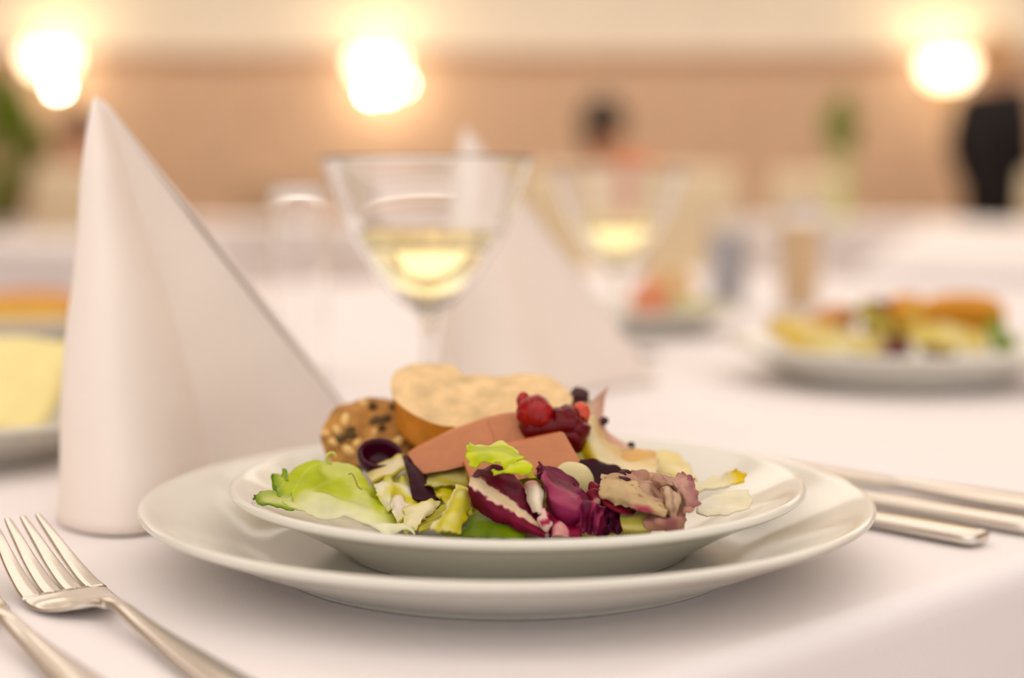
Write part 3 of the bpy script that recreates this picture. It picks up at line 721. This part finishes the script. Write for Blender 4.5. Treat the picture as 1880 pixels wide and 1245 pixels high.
# hollow dark olive
b = MB()
prof = [(0.0, -6.0), (4, -5.4), (7, -3.0), (8.4, 0.0), (8.6, 2.6), (8.0, 3.6), (7.0, 3.4), (6.2, 2.2), (5.6, 0.0), (4, -2.6), (0, -3.6)]
b.lathe([(r/1000, z/1000) for r, z in profile(prof)], 40)
o = b.build('olive', mat('olive_purple', (60, 2, 26), rough=0.25, spec=0.25, var=0.2, vscale=150)); p = W(697, 842, 570)
o.location = p; o.rotation_euler = (math.radians(34), math.radians(8), 0); o.scale = (1.0, 0.95, 0.95)
tag(o, 'hollow dark purple olive half in front of the brown bread', 'olive')
simple('radicchio_leaf', [[(738,838,567),(752,840,567),(764,852,566),(776,866,565)],[(746,860,558),(758,862,556),(772,872,555),(786,888,555)],[(752,888,549),(766,890,548),(782,898,548),(798,910,548)],[(758,920,542),(774,924,541),(790,928,541),(806,932,541)]],
       lambda u, v, p: mix((50, 4, 22), (92, 20, 46), (1-step(v, 0.0, 0.3))*0.6), 'narrow blackish purple leaf running down from the long pâté slice', m=RAD, R=28, C=20, ruf=0.0006, thick=0.002, seed=71)
b = MB(); b.ball((0, 0, 0), (0.0082, 0.0050, 0.0066), 28, 18, nzamp=0.08, nzf=1.2)
o = b.build('white_bean', mat('bean_white', (214, 200, 146), rough=0.4, sss=0.2, var=0.05, vscale=100, coat=0.1)); o.location = W(1050, 881, 546)
tag(o, 'smooth cream white bean under the corner of the front pâté slice', 'bean')

# ------------------------------------------------------------------ napkins
def napkin(loc, rz, label, scale=1.0, wide=1.0):
    n = empty('folded_napkin', loc, rz, label, 'napkin', 'standing napkins')
    scale *= 1.02
    def sheet(name, base, bow, apex, sd, bulge=0.0):
        G = []
        for k in range(6):
            t = k/5
            row = []
            for (x, y) in [(x_*wide if x_ > 20 else x_, y_) for x_, y_ in base]:
                q = Vector(apex)*(1-t)+Vector((x, y, 0.6))*t
                s_ = math.sin(t*math.pi)*bow
                d = Vector((x, y, 0)).normalized()
                row.append((q + d*s_)/1000*scale)
            G.append(row)
        b = MB(); patch(b, G, lambda u, v, p: (255, 255, 255), R=40, C=30, thick=0.0016, world=True, seed=sd, crum=0.0008, cf=22)
        # keep it standing on its foot
        b.v = [(x, y, max(z, 0.0003)) for x, y, z in b.v]
        b.build(name, NAPK, n)
    sheet('front_flap', [(-21, 4), (-14,-26), (4,-45), (22,-48), (36,-30), (42,10), (44,70)], 3, (-1,-2,176), 1)
    sheet('side_flap', [(38, 16), (52, 30), (72, 56), (98, 84), (114, 96)], -3, (1,0,174), 2)
    sheet('back_fold', [(-21, 4), (-16, 40), (10, 90), (60, 112), (114, 97)], 2, (0,3,175), 3)
    return n
na = W(181, 180, 656)
napkin((na.x, na.y, TZ+0.0004), 0, 'tall white napkin cone standing left of the main plate')
nb_ = W(856, 238, 985)
napkin((nb_.x, nb_.y, TZ+0.0004), 0.12, 'white napkin cone standing behind the near wine glass', 1.0, 1.28)

# ------------------------------------------------------------------ glasses
BOWL_O = [(0,70),(3.4,71),(8,74.0),(18,82),(31,98),(42,117),(49,134),(54.4,148),(57.4,157)]
def wine_glass(loc, label, lbl_wine):
    g = empty('wine_glass', loc, 0, label, 'glass', 'stemmed glasses of white wine')
    outer = profile(BOWL_O, 5)
    inner = [(max(r-1.0, 0), z+0.6) for r, z in profile([(0,75.5),(6,76.8),(17,83.6),(30.2,99.2),(41.4,118),(48.4,134.6),(54.0,148),(57.2,156.6)], 5)]
    b = MB(); b.lathe([(r/1000, z/1000) for r, z in outer + inner[::-1]], 72); b.build('bowl', GLASS, g)
    b = MB(); b.lathe([(r/1000, z/1000) for r, z in [(0,5.2)]+profile([(9,5.2),(5,9),(3.6,18),(3.3,40),(3.4,60),(4.2,68),(6,73)], 5)+[(0,73)]], 40); b.build('stem', GLASS, g)
    b = MB(); b.lathe([(r/1000, z/1000) for r, z in profile([(0,0),(20,0),(35,0),(36.4,0.8),(35.6,1.8),(24,2.6),(12,4.2),(8,5.4),(0,5.6)], 4)], 64); b.build('foot', GLASS, g)
    wi = [(max(r-1.3, 0), z+0.8) for r, z in profile([(0,75.5),(6,76.8),(17,83.6),(30.2,99.2),(39.6,114.6)], 5)]
    b = MB(); b.lathe([(r/1000, z/1000) for r, z in wi + [(wi[-1][0]+1.4, wi[-1][1]+2.6), (0, wi[-1][1]+2.4)]], 72)
    o = b.build('wine', WINE); o.location = loc; tag(o, lbl_wine, 'wine', None)
    return g
p1 = W(785, 420, 827); wine_glass((p1.x, p1.y, TZ+0.0004), 'nearest stemmed wine glass, directly behind the white bread', 'pale yellow white wine in the nearest stemmed glass')
p2 = W(1135, 420, 1290); wine_glass((p2.x, p2.y, TZ+0.0004), 'farther stemmed wine glass, right of the middle napkin', 'pale yellow white wine in the farther stemmed glass')
def tumbler(loc, r, h, label, drink=None, dlabel=None, fill=0.8):
    b = MB(); b.lathe([(x/1000, z/1000) for x, z in profile([(0,0),(r*0.5,0),(r*0.86,0),(r*0.9,1.5),(r*0.95,h*0.5),(r,h-1),(r-0.6,h),(r-1.3,h-1),(r*0.95-1.5,h*0.5),(r*0.88-1.6,9),(r*0.7,7),(0,6.5)], 5)], 56)
    o = b.build('tumbler', GLASS); o.location = loc; tag(o, label, 'glass')
    if drink:
        b = MB(); b.lathe([(x/1000, z/1000) for x, z in [(0,7.2),(r*0.7,7.6),(r*0.86-1.7,10),(r*0.95-1.8,h*0.5),(r*0.95-1.6+0.05*r*(fill-0.5)*1.5,h*fill),(0,h*fill)]], 48)
        o2 = b.build('drink', drink); o2.location = loc; tag(o2, dlabel, 'drink')
    return o
q = W(553, 690, 1110); tumbler((q.x, q.y, TZ+0.0004), 21, 138, 'slim clear tumbler between the tall napkin and the near wine glass')
q = W(1468, 560, 1720); tumbler((q.x, q.y, TZ+0.0004), 25, 120, 'tumbler of pale orange drink behind the two plates on the right', mat('orange_drink', (255, 214, 158), rough=0.3), 'pale orange drink in a tumbler', 0.85)
q = W(1335, 560, 1800); tumbler((q.x, q.y, TZ+0.0004), 26, 110, 'tumbler of grey blue drink left of the orange drink', mat('grey_drink', (206, 202, 206), rough=0.3), 'grey blue drink in a tumbler', 0.8)

# ------------------------------------------------------------------ plates and food further back
def lump(name, loc, size, rot, m, label, cat, nzamp=0.15, nzf=1.6):
    b = MB(); b.ball((0, 0, 0), [s_/1000 for s_ in size], 24, 16, nzamp=nzamp, nzf=nzf)
    o = b.build(name, m); o.location = loc; o.rotation_euler = rot; tag(o, label, cat); return o
def back_leaf(name, cx, cy, z, sx, sy, dome, rz, rgb, label, seed, tilt=0.0):
    rows = []
    for i in range(5):
        r = []
        for j in range(5):
            a, bb = (j/4-0.5)*2, (i/4-0.5)*2
            p = Vector((a*sx*(1-0.3*bb*bb), bb*sy*(1-0.3*a*a), dome*(1-0.5*a*a-0.5*bb*bb)))
            p.rotate(Euler((tilt, 0, rz))); r.append(Vector((cx, cy, z))+p)
        rows.append(r)
    b = MB(); patch(b, rows, lambda u, v, p: mix(rgb, (244, 234, 190), (1-step(abs(u-0.5), 0.02, 0.2))*0.6), R=18, C=18, ruf=0.004, rf=110, seed=seed, world=True, thick=0.0008)
    return leafobj(name, b, LEAF, label)
def wedge(name, loc, size, rz, tilt, mcr, mcu, label):
    """a slice of bread: rounded slab with crumb faces and a crust rim"""
    e = empty(name, loc, rz, label, 'bread')
    sx, sy, sz = [s_/1000 for s_ in size]
    N = 40; P = []
    for k in range(N):
        a = 2*math.pi*k/N
        P.append(Vector((sx*math.copysign(abs(math.cos(a))**0.7, math.cos(a)), 0, sz*math.copysign(abs(math.sin(a))**0.8, math.sin(a)))))
    R_ = Euler((tilt, 0, 0)).to_matrix()
    f = MB(); cr_ = MB()
    for sgn in (-1, 1):
        f.grid([[R_ @ Vector((p.x*s_, sgn*sy, p.z*s_)) for p in P] for s_ in (0.001, 0.5, 0.92)], closed_u=True)
    cr_.grid([[R_ @ Vector((p.x*s_, y*sy, p.z*s_)) for p in P] for s_, y in ((0.92,-1),(1,-0.7),(1.01,0),(1,0.7),(0.92,1))], closed_u=True)
    f.build('crumb', mcu, e); cr_.build('crust', mcr, e)
    return e
G2 = 'plates of starters further along the table'
# right plate
rp = Vector((0.282, 1.118, TZ+0.0004))
plate('salad_plate', [(r*1.12, z*1.15) for r, z in SP], rp, 'white plate with amber bread and yellow leaves at the right edge', G2, 96)
M_amber = mat('amber_crust', (214, 142, 10), rough=0.5, var=0.2, vscale=80)
M_gold = mat('gold_crumb', (238, 190, 84), rough=0.8, var=0.12, vscale=120)
wedge('bread_slice', rp+Vector((0.052, 0.012, 0.047)), (31, 9, 15), 0.0, 0.5, M_amber, M_amber, 'amber bread slice at the right of the blurred right plate')
wedge('bread_slice', rp+Vector((0.010, 0.010, 0.045)), (19, 9, 17), 0.5, 0.4, M_amber, M_gold, 'golden bread piece at the middle of the blurred right plate')
back_leaf('chicory_leaf', rp.x-0.068, rp.y-0.012, TZ+0.032, 0.030, 0.030, 0.010, 0.3, (232, 204, 110), 'yellow leaf at the left of the blurred right plate', 81, 0.3)
back_leaf('chicory_leaf', rp.x-0.048, rp.y-0.034, TZ+0.027, 0.030, 0.024, 0.010, -0.2, (238, 222, 150), 'cream yellow leaf at the front of the blurred right plate', 82, 0.2)
back_leaf('chicory_leaf', rp.x+0.028, rp.y-0.030, TZ+0.030, 0.030, 0.024, 0.012, 0.2, (234, 216, 130), 'pale leaf in front of the amber bread, right plate', 83, 0.3)
lump('pate_slice', rp+Vector((-0.046, 0.020, 0.038)), (24, 14, 14), (0, -0.5, 0), mat('pate_far', (206, 146, 92), rough=0.6), 'tan pâté lump behind the yellow leaves, right plate', 'pâté', 0.1)
back_leaf('lettuce_leaf', rp.x-0.018, rp.y-0.010, TZ+0.040, 0.017, 0.020, 0.010, 0.6, (170, 150, 40), 'olive leaf in the middle of the right plate', 84, 0.8)
back_leaf('radicchio_leaf', rp.x-0.020, rp.y-0.030, TZ+0.026, 0.022, 0.016, 0.008, 0.0, (104, 46, 50), 'dark purple leaf low in the middle of the right plate', 85, 0.6)
back_leaf('radicchio_leaf', rp.x+0.018, rp.y-0.046, TZ+0.026, 0.014, 0.012, 0.006, 0.3, (96, 56, 40), 'small dark leaf below the golden bread piece', 86, 0.6)
lump('berry_compote', rp+Vector((-0.012, 0.004, 0.054)), (8, 7, 6), (0, 0, 0), M_jelly, 'dark red berries on the blurred right plate', 'berries', 0.25)
back_leaf('lettuce_leaf', rp.x+0.070, rp.y-0.018, TZ+0.033, 0.009, 0.014, 0.006, 0.2, (110, 140, 20), 'green leaf tip at the right end of the right plate', 87, 0.9)
# plate beyond the second wine glass
fp = Vector((0.118, 1.52, TZ+0.0004))
plate('salad_plate', SP, fp, 'white plate with salmon pâté beyond the farther wine glass', G2, 96)
lump('pate_slice', fp+Vector((0.018, -0.028, 0.030)), (20, 12, 22), (0, 0.2, 0), mat('salmon_pate', (222, 140, 100), rough=0.6, var=0.06), 'salmon coloured pâté on the plate beyond the farther wine glass', 'pâté', 0.1)
back_leaf('lettuce_leaf', fp.x+0.056, fp.y-0.012, TZ+0.022, 0.036, 0.032, 0.012, 0.2, (206, 200, 150), 'pale lettuce leaf on the plate beyond the farther wine glass', 91, 0.2)
wedge('bread_slice', fp+Vector((0.040, 0.030, 0.040)), (26, 8, 20), -0.2, -0.3, M_crust, M_crumb, 'bread slice on the plate beyond the farther wine glass')
# left: pale yellow dish and the plate behind it
lp = Vector((-0.302, 0.810, TZ+0.0004))
plate('salad_plate', SP, lp, 'white plate of pale yellow slices left of the tall napkin', G2, 96)
M_cheese = mat('yellow_cheese', (240, 224, 150), rough=0.5, sss=0.2, var=0.05, vscale=60)
for k, (dx, dy, dz, rz, lb) in enumerate([(0.020, -0.044, 0.0335, 0.1, 'pale yellow cheese slice nearest on the left plate'), (0.014, -0.008, 0.0365, 0.1, 'pale yellow cheese slice lying second on the left plate'), (0.008, 0.028, 0.0395, 0.1, 'pale yellow cheese slice farthest on the left plate')]):
    b = MB(); patch(b, [[(x*0.052*(1-0.1*abs(y)), y*0.034, 0.004*(1-x*x)) for x in (-1,-0.4,0.4,1)] for y in (-1,-0.4,0.4,1)], lambda u, v, p: (1,1,1), R=14, C=14, thick=0.004, ruf=0.001, rf=40, seed=k, world=True)
    o = b.build('cheese_slice', M_cheese); o.location = lp+Vector((dx, dy, dz)); o.rotation_euler = (0.36, 0.03, rz); tag(o, lb, 'cheese')
lq = Vector((-0.455, 1.42, TZ+0.0004))
plate('salad_plate', SP, lq, 'far white plate with a bread roll at the left edge', G2, 96)
wedge('bread_slice', lq+Vector((0.008, -0.010, 0.030)), (46, 20, 14), 0.2, 0.2, M_crust, M_gold, 'golden bread slice on the far left plate')
back_leaf('lettuce_leaf', lq.x+0.03, lq.y+0.03, TZ+0.022, 0.040, 0.034, 0.010, 0.3, (214, 206, 150), 'pale leaf on the far left plate', 95, 0.2)

# ------------------------------------------------------------------ other tables, chairs
def chair(name, loc, rz, label, m, group):
    c = empty(name, loc, rz, label, 'chair', group)
    b = MB()
    P = []
    for z, y, wd, t in ((0.42,-0.20,0.44,0.06),(0.60,-0.215,0.43,0.055),(0.80,-0.235,0.42,0.05),(0.95,-0.255,0.40,0.045),(0.985,-0.26,0.37,0.03)):
        P.append([Vector((wd/2*math.copysign(abs(math.cos(a))**0.4, math.cos(a)), y+t/2*math.copysign(abs(math.sin(a))**0.6, math.sin(a)), z)) for a in [2*math.pi*k/28 for k in range(28)]])
    o_ = len(b.v); b.grid(P, closed_u=True); b.f.append(tuple(o_+4*28+k for k in range(28)))
    b.build('backrest', m, c)
    b = MB(); P = []
    for z, k in ((0.40, 1.0),(0.44,1.0),(0.465,0.96),(0.475,0.85)):
        P.append([Vector((0.225*k*math.copysign(abs(math.cos(a))**0.4, math.cos(a)), 0.225*k*math.copysign(abs(math.sin(a))**0.4, math.sin(a)), z)) for a in [2*math.pi*k2/32 for k2 in range(32)]])
    P.append([Vector((0, 0, 0.478))]*32)
    b.grid(P, closed_u=True); b.build('seat', m, c)
    for sx in (-1, 1):
        for sy in (-1, 1):
            b = MB(); b.tube([(sx*0.19, sy*0.19, 0.0), (sx*0.19, sy*0.19, 0.42)], [0.016, 0.022], 10); b.build('leg', M_leg, c)
    return c
M_cream = mat('cream_upholstery', (234, 216, 184), rough=0.9, var=0.05, vscale=10)
M_tan = mat('tan_upholstery', (222, 170, 112), rough=0.9, var=0.06, vscale=10)
M_taupe = mat('taupe_upholstery', (198, 166, 134), rough=0.9, var=0.05, vscale=10)
M_grey = mat('grey_blue_upholstery', (130, 130, 140), rough=0.9, var=0.06, vscale=10)
def far_table(cx, cy, hs, ht, rz, label, lt):
    tablecloth('tablecloth', hs, ht, 0.42, label, None, (cx, cy, TZ), rz, fine=0.6, seed=cx*3, wave=0.02)
    table(hs, ht, lt, (cx, cy), rz)
a = math.atan2(0.956, 0.293)
ra = Vector((0.293, 0.956)); rb = Vector((0.956, -0.293))
cc = Vector((0.60, 2.85)) + ra*2.0 + rb*0.50
far_table(cc.x, cc.y, 2.0, 0.45, a, 'white cloth on the long table receding on the right', 'long table under a white cloth on the right')
far_table(-1.75, 4.3, 0.9, 0.45, 0.35, 'white cloth on the table at the left behind the tall napkin', 'table under a white cloth at the left')
far_table(-1.05, 6.95, 1.1, 0.42, 0.0, 'white cloth on the farthest table along the panelled wall', 'farthest table under a white cloth')
GC = 'chairs around the far tables'
for k, (x, y, rz, m, lb) in enumerate([
    (1.50, 8.15, 0.1, M_cream, 'cream chair behind the vase of greenery'),
    (2.74, 7.30, 3.3, M_cream, 'cream chair at the right edge in front of the person in black'),
    (0.20, 6.15, 3.0, M_cream, 'cream chair in front of the person in salmon'),
    (0.76, 6.20, 3.2, M_cream, 'cream chair right of the one before the person in salmon'),
    (-1.72, 5.75, 3.0, M_cream, 'cream chair in front of the seated person at the left'),
    (-0.25, 8.1, 0.1, M_taupe, 'taupe chair behind the near wine glass, at the farthest table'),
    (-1.2, 8.15, -0.1, M_taupe, 'taupe chair at the left end of the farthest table')]):
    chair('chair', (x, y, 0), rz, lb, m, GC)

# ------------------------------------------------------------------ wall lamps
M_opal = mat('opal_shade', (255, 236, 190), rough=0.5, emit=6.0, emit_col=(255, 236, 200))
M_bulb = mat('bulb', (255, 244, 214), rough=0.4, emit=75.0, emit_col=(255, 238, 200))
M_brass = mat('brass', (190, 150, 80), rough=0.3, metal=1.0)
GL = 'wall lamps on the panelled wall'
def wall_lamp(px, py, D, bulbs, label):
    p = W(px, py, D)
    l = empty('wall_lamp', (p.x, 9.955, p.z), 0, label, 'lamp', GL)
    b = MB(); b.box((0, -0.018, 0), (0.12, 0.036, 0.16)); b.build('backplate', M_brass, l, smooth=False)
    b = MB(); b.tube([(0, -0.03, -0.02), (0, -0.10, -0.05), (0, -0.15, -0.02)], 0.010, 10); b.build('arm', M_brass, l)
    b = MB(); b.lathe([(r, z) for r, z in profile([(0.02,-0.03),(0.10,-0.015),(0.145,0.05),(0.15,0.11),(0.146,0.11),(0.14,0.05),(0.095,-0.008),(0.02,-0.022)], 4)], 40, (0, -0.17, 0.02)); b.build('shade', M_opal, l)
    for bx, bz, r in bulbs:
        b = MB(); b.ball((bx, -0.18, bz), r, 16, 10); b.build('bulb', M_bulb, l)
    return l
wall_lamp(92, 135, 9800, [(0.055, -0.085, 0.022), (-0.09, 0.10, 0.012), (0.05, 0.10, 0.014)], 'left wall lamp above the green plant')
wall_lamp(692, 145, 9800, [(-0.03, -0.075, 0.026), (0.06, -0.065, 0.026), (0.02, 0.02, 0.020), (0.165, -0.03, 0.014), (-0.06, 0.09, 0.014)], 'middle wall lamp above the near wine glass')
wall_lamp(1738, 150, 9800, [(-0.02, 0.03, 0.026), (0.05, 0.02, 0.026), (0.12, -0.07, 0.016), (0.21, -0.06, 0.014), (-0.06, 0.08, 0.014)], 'right wall lamp beside the person in black')

# ------------------------------------------------------------------ people
M_skinp = mat('skin', (214, 160, 128), rough=0.5, sss=0.1)
def skinned(name, nodes, edges, m, parent, root=0, sub=2):
    me = bpy.data.meshes.new(name); me.from_pydata([n[0] for n in nodes], edges, [])
    o = bpy.data.objects.new(name, me); COL.objects.link(o); o.parent = parent
    md = o.modifiers.new('skin', 'SKIN'); md.use_smooth_shade = True
    if not me.skin_vertices: me.skin_vertices.new(name='')
    sv = me.skin_vertices[0].data
    for i, n in enumerate(nodes):
        r = n[1]; sv[i].radius = r if hasattr(r, '__len__') else (r, r); sv[i].use_root = (i == root)
    ss = o.modifiers.new('sub', 'SUBSURF'); ss.levels = sub; ss.render_levels = sub
    me.materials.append(m)
    return o
def person(loc, rz, pose, label, shirt, trousers, hairc, lean=0.0, fwd=0.0, hk=1.0):
    e = empty('person', loc, rz, label, 'person')
    if pose == 'stand':
        pel, che, nk, hb, ht_ = (0,0,.95),(0,-.01,1.24),(0,0,1.45),(0,.01,1.54),(0,.015,1.66)
        sh, el, wr, hd = (.18,-.005,1.40),(.235,-.03,1.13),(.215,.06,.90),(.205,.085,.84)
        hip, kn, an, to = (.09,0,.90),(.10,.015,.50),(.10,-.02,.09),(.115,.14,.035)
    else:
        pel, che, nk, hb, ht_ = (0,0,.56),(lean*.5,.5*fwd,.84),(lean*.9,.02+.85*fwd,1.04),(lean*1.1,.03+1.05*fwd,1.12),(lean*1.2,.035+1.2*fwd,1.23)
        sh, el, wr, hd = (.18,.01+.75*fwd,.98),(.25,.06+.6*fwd,.73),(.15,.27,.665),(.12,.335,.655)
        hip, kn, an, to = (.09,.03,.55),(.11,.46,.53),(.11,.44,.09),(.12,.58,.035)
    lx = lambda p, s_, z=0: (p[0]*s_ + (lean*.8 if pose != 'stand' and p in (sh,) else 0), p[1], p[2]+z)
    nodes = [(pel,(.125,.095)),(che,(.13,.095)),(nk,(.058,.058)),(hb,(.072,.085)),(ht_,(.076,.092)),((ht_[0],ht_[1]+.005,ht_[2]+.07),(.05,.06))]
    edges = [(0,1),(1,2),(2,3),(3,4),(4,5)]
    nodes.append(((hb[0], hb[1]+.105, hb[2]+.035),(.013,.015))); edges.append((3,6))     # nose
    for s_ in (-1, 1):
        nodes.append(((ht_[0]+s_*.083, ht_[1]-.01, ht_[2]-.03),(.010,.024))); edges.append((4,len(nodes)-1))   # ears
    for s_ in (-1, 1):
        b0 = len(nodes)
        nodes += [(lx(sh,s_),(.062,.062)),(lx(el,s_),(.042,.042)),(lx(wr,s_),(.027,.030)),(lx(hd,s_),(.034,.020))]
        edges += [(1,b0),(b0,b0+1),(b0+1,b0+2),(b0+2,b0+3)]
        dv = (Vector(hd)-Vector(wr)).normalized(); sd_ = Vector((0,1,0)) if pose == 'stand' else Vector((1,0,0))
        for k in range(4):
            off = sd_*(k-1.5)*.019*s_; L_ = (.07,.078,.074,.06)[k]
            p_ = Vector(lx(hd,s_))+off+Vector((dv.x*s_,dv.y,dv.z))*.035
            q_ = p_+Vector((dv.x*s_,dv.y,dv.z-.25)).normalized()*L_
            i0 = len(nodes); nodes += [(tuple(p_),(.0095,.0095)),(tuple(q_),(.0075,.0075))]; edges += [(b0+3,i0),(i0,i0+1)]
        th = Vector(lx(wr,s_))+Vector((-.03*s_,.02,-.02)); i0 = len(nodes)
        nodes += [(tuple(th),(.011,.011)),(tuple(th+Vector((-.01*s_,.03,-.03))),(.009,.009))]; edges += [(b0+2,i0),(i0,i0+1)]
        b1 = len(nodes)
        nodes += [(lx(hip,s_),(.09,.09)),(lx(kn,s_),(.058,.058)),(lx(an,s_),(.038,.042)),(lx(to,s_),(.036,.028))]
        edges += [(0,b1),(b1,b1+1),(b1+1,b1+2),(b1+2,b1+3)]
    skinned('body', nodes, edges, M_skinp, e)
    mid = tuple((a_+b_)/2 for a_, b_ in zip(pel, che)); sn = [((pel[0],pel[1],pel[2]-.05),(.18,.145)),(che,(.188,.142)),((nk[0],nk[1],nk[2]-.02),(.088,.08)),(mid,(.178,.138))]; se = [(0,3),(3,1),(1,2)]
    for s_ in (-1, 1):
        b0 = len(sn); sn += [(lx(sh,s_),(.085,.085)),(lx(el,s_),(.064,.064)),(lx(wr,s_,.01),(.048,.048))]; se += [(1,b0),(b0,b0+1),(b0+1,b0+2)]
    skinned('shirt', sn, se, shirt, e)
    tn = [(pel,(.160,.125)),((pel[0],pel[1],pel[2]+.12),(.158,.122))]; te = [(0,1)]
    for s_ in (-1, 1):
        b0 = len(tn); tn += [(lx(hip,s_),(.105,.105)),(lx(kn,s_),(.075,.075)),(lx(an,s_,.02),(.06,.06))]; te += [(0,b0),(b0,b0+1),(b0+1,b0+2)]
    skinned('trousers', tn, te, trousers, e)
    b = MB()
    for s_ in (-1, 1):
        b = MB(); b.tube([(s_*an[0],an[1]-.05,.04),(s_*an[0],an[1]+.06,.045),(s_*to[0],to[1]+.05,.03)],[.045,.048,.036],12); b.build('shoe', mat('shoe_black', (30, 26, 26), rough=0.4), e)
    b = MB(); b.ball((ht_[0], ht_[1]-.018, ht_[2]+.005), (.092*hk,.105,.105*hk), 24, 16, nzamp=.10, nzf=3)
    b.ball((ht_[0], ht_[1]-.055, ht_[2]-.075), (.078*hk,.06,.085*hk), 20, 12, nzamp=.10, nzf=3)
    b.build('hair', hairc, e)
    for s_ in (-1, 1):
        b = MB(); b.ball((hb[0]+s_*.032, hb[1]+.082, hb[2]+.055), .012, 10, 6); b.build('eye', mat('eye', (60, 40, 30), rough=0.2), e)
    b = MB(); b.ball((hb[0], hb[1]+.083, hb[2]-.012), (.024,.010,.007), 12, 6); b.build('mouth', mat('lips', (176, 90, 80), rough=0.5), e)
    return e
M_hair = mat('dark_hair', (44, 32, 18), rough=0.6, var=0.2, vscale=30)
M_hairb = mat('brown_hair', (70, 38, 20), rough=0.6, var=0.2, vscale=30)
M_salmon = mat('salmon_shirt', (216, 120, 84), rough=0.9, var=0.05, vscale=8)
M_wine_s = mat('dusty_red_shirt', (176, 104, 84), rough=0.9, var=0.05, vscale=8)
M_black = mat('black_jacket', (16, 9, 14), rough=0.8, var=0.1, vscale=8)
M_jean = mat('dark_trousers', (50, 48, 58), rough=0.9)
hp = W(1170, 300, 7900)
person((hp.x, 7.9, 0), math.pi, 'sit', 'seated person with dark hair and a salmon shirt behind the farther wine glass', M_salmon, M_jean, M_hair, 0.15, 0.0, 1.35)
chair('chair', (hp.x, 7.91, 0), math.pi, 'cream chair under the seated person in salmon', M_cream, GC)
hp = W(146, 300, 8150)
person((hp.x, 8.15, 0), math.pi, 'sit', 'seated person with brown hair half hidden by the tall napkin', M_wine_s, M_jean, M_hairb, 0.0)
chair('chair', (hp.x, 8.16, 0), math.pi, 'cream chair under the seated person at the left', M_cream, GC)
hp = W(1824, 250, 8500)
person((hp.x, 8.5, 0), -math.pi*0.32, 'stand', 'standing person in a black jacket at the right edge', M_black, M_black, mat('blond_hair', (206, 160, 110), rough=0.6))

# ------------------------------------------------------------------ plants
M_green = mat('plant_leaf', (134, 164, 10), rough=0.5, translucent=0.3, var=0.15, vscale=30)
M_stem = mat('plant_stem', (120, 130, 50), rough=0.6)
def foliage(e, cx, z0, z1, rad, n, L, seed):
    r = random.Random(seed)
    lf = MB(); patch(lf, [[(x*L*0.22*(1-y*y*0.8), y*L*0.5, -0.12*L*y*y+0.05*L*x*x) for x in (-1,-.4,.4,1)] for y in (-1,-.5,0,.5,1)], lambda u, v, p: (1,1,1), R=6, C=5, thick=0.001, world=True)
    proto = None
    for k in range(n):
        if proto is None: proto = lf.build('leaf', M_green, e); o = proto
        else:
            o = proto.copy(); COL.objects.link(o); o.parent = e
        a = r.uniform(0, 6.28); t = r.random(); rr = rad*math.sqrt(r.random())*math.sin(math.pi*(0.15+0.8*t))
        o.location = (rr*math.cos(a), rr*math.sin(a), z0+(z1-z0)*t)
        o.rotation_euler = (r.uniform(-0.9, 0.9), r.uniform(-0.9, 0.9), a)
pl = W(6, 240, 8300)
e = empty('potted_plant', (pl.x, 8.3, 0), 0, 'leafy green plant in a pot at the left edge by the wall lamp', 'plant')
b = MB(); b.lathe(profile([(0.0,0.0),(0.13,0.0),(0.15,0.02),(0.19,0.36),(0.195,0.38),(0.18,0.38),(0.17,0.34),(0.0,0.34)], 4), 40); b.build('pot', mat('clay_pot', (170, 120, 84), rough=0.8, var=0.1), e)
for k in range(5):
    b = MB(); b.tube([(0.03*k-0.06, 0, 0.33), (0.05*k-0.10, 0.03, 0.9), (0.08*k-0.16, 0.0, 1.40)], [0.010, 0.008, 0.004], 8); b.build('stem', M_stem, e)
foliage(e, 0, 0.75, 1.50, 0.24, 90, 0.20, 5)
pv = W(1545, 300, 7100)
e = empty('vase_of_greenery', (pv.x, 7.1, TZ+0.0005), 0, 'pale green vase with a bunch of leaves right of centre', 'vase')
far_table(pv.x+0.05, 7.15, 0.50, 0.40, 0.0, 'white cloth on the table carrying the vase of greenery', 'table under a white cloth carrying the vase')
b = MB(); b.lathe(profile([(0.0,0.0),(0.045,0.0),(0.05,0.01),(0.035,0.12),(0.03,0.22),(0.045,0.30),(0.042,0.30),(0.027,0.22),(0.031,0.12),(0.0,0.02)], 4), 32); b.build('vase_body', mat('pale_green_vase', (196, 200, 140), rough=0.25), e)
for k in range(4):
    b = MB(); b.tube([(0.01*k-0.015, 0, 0.05), (0.012*k-0.018, 0, 0.30), (0.03*k-0.045, 0.0, 0.48)], 0.003, 6); b.build('stem', M_stem, e)
foliage(e, 0, 0.34, 0.58, 0.085, 45, 0.09, 9)
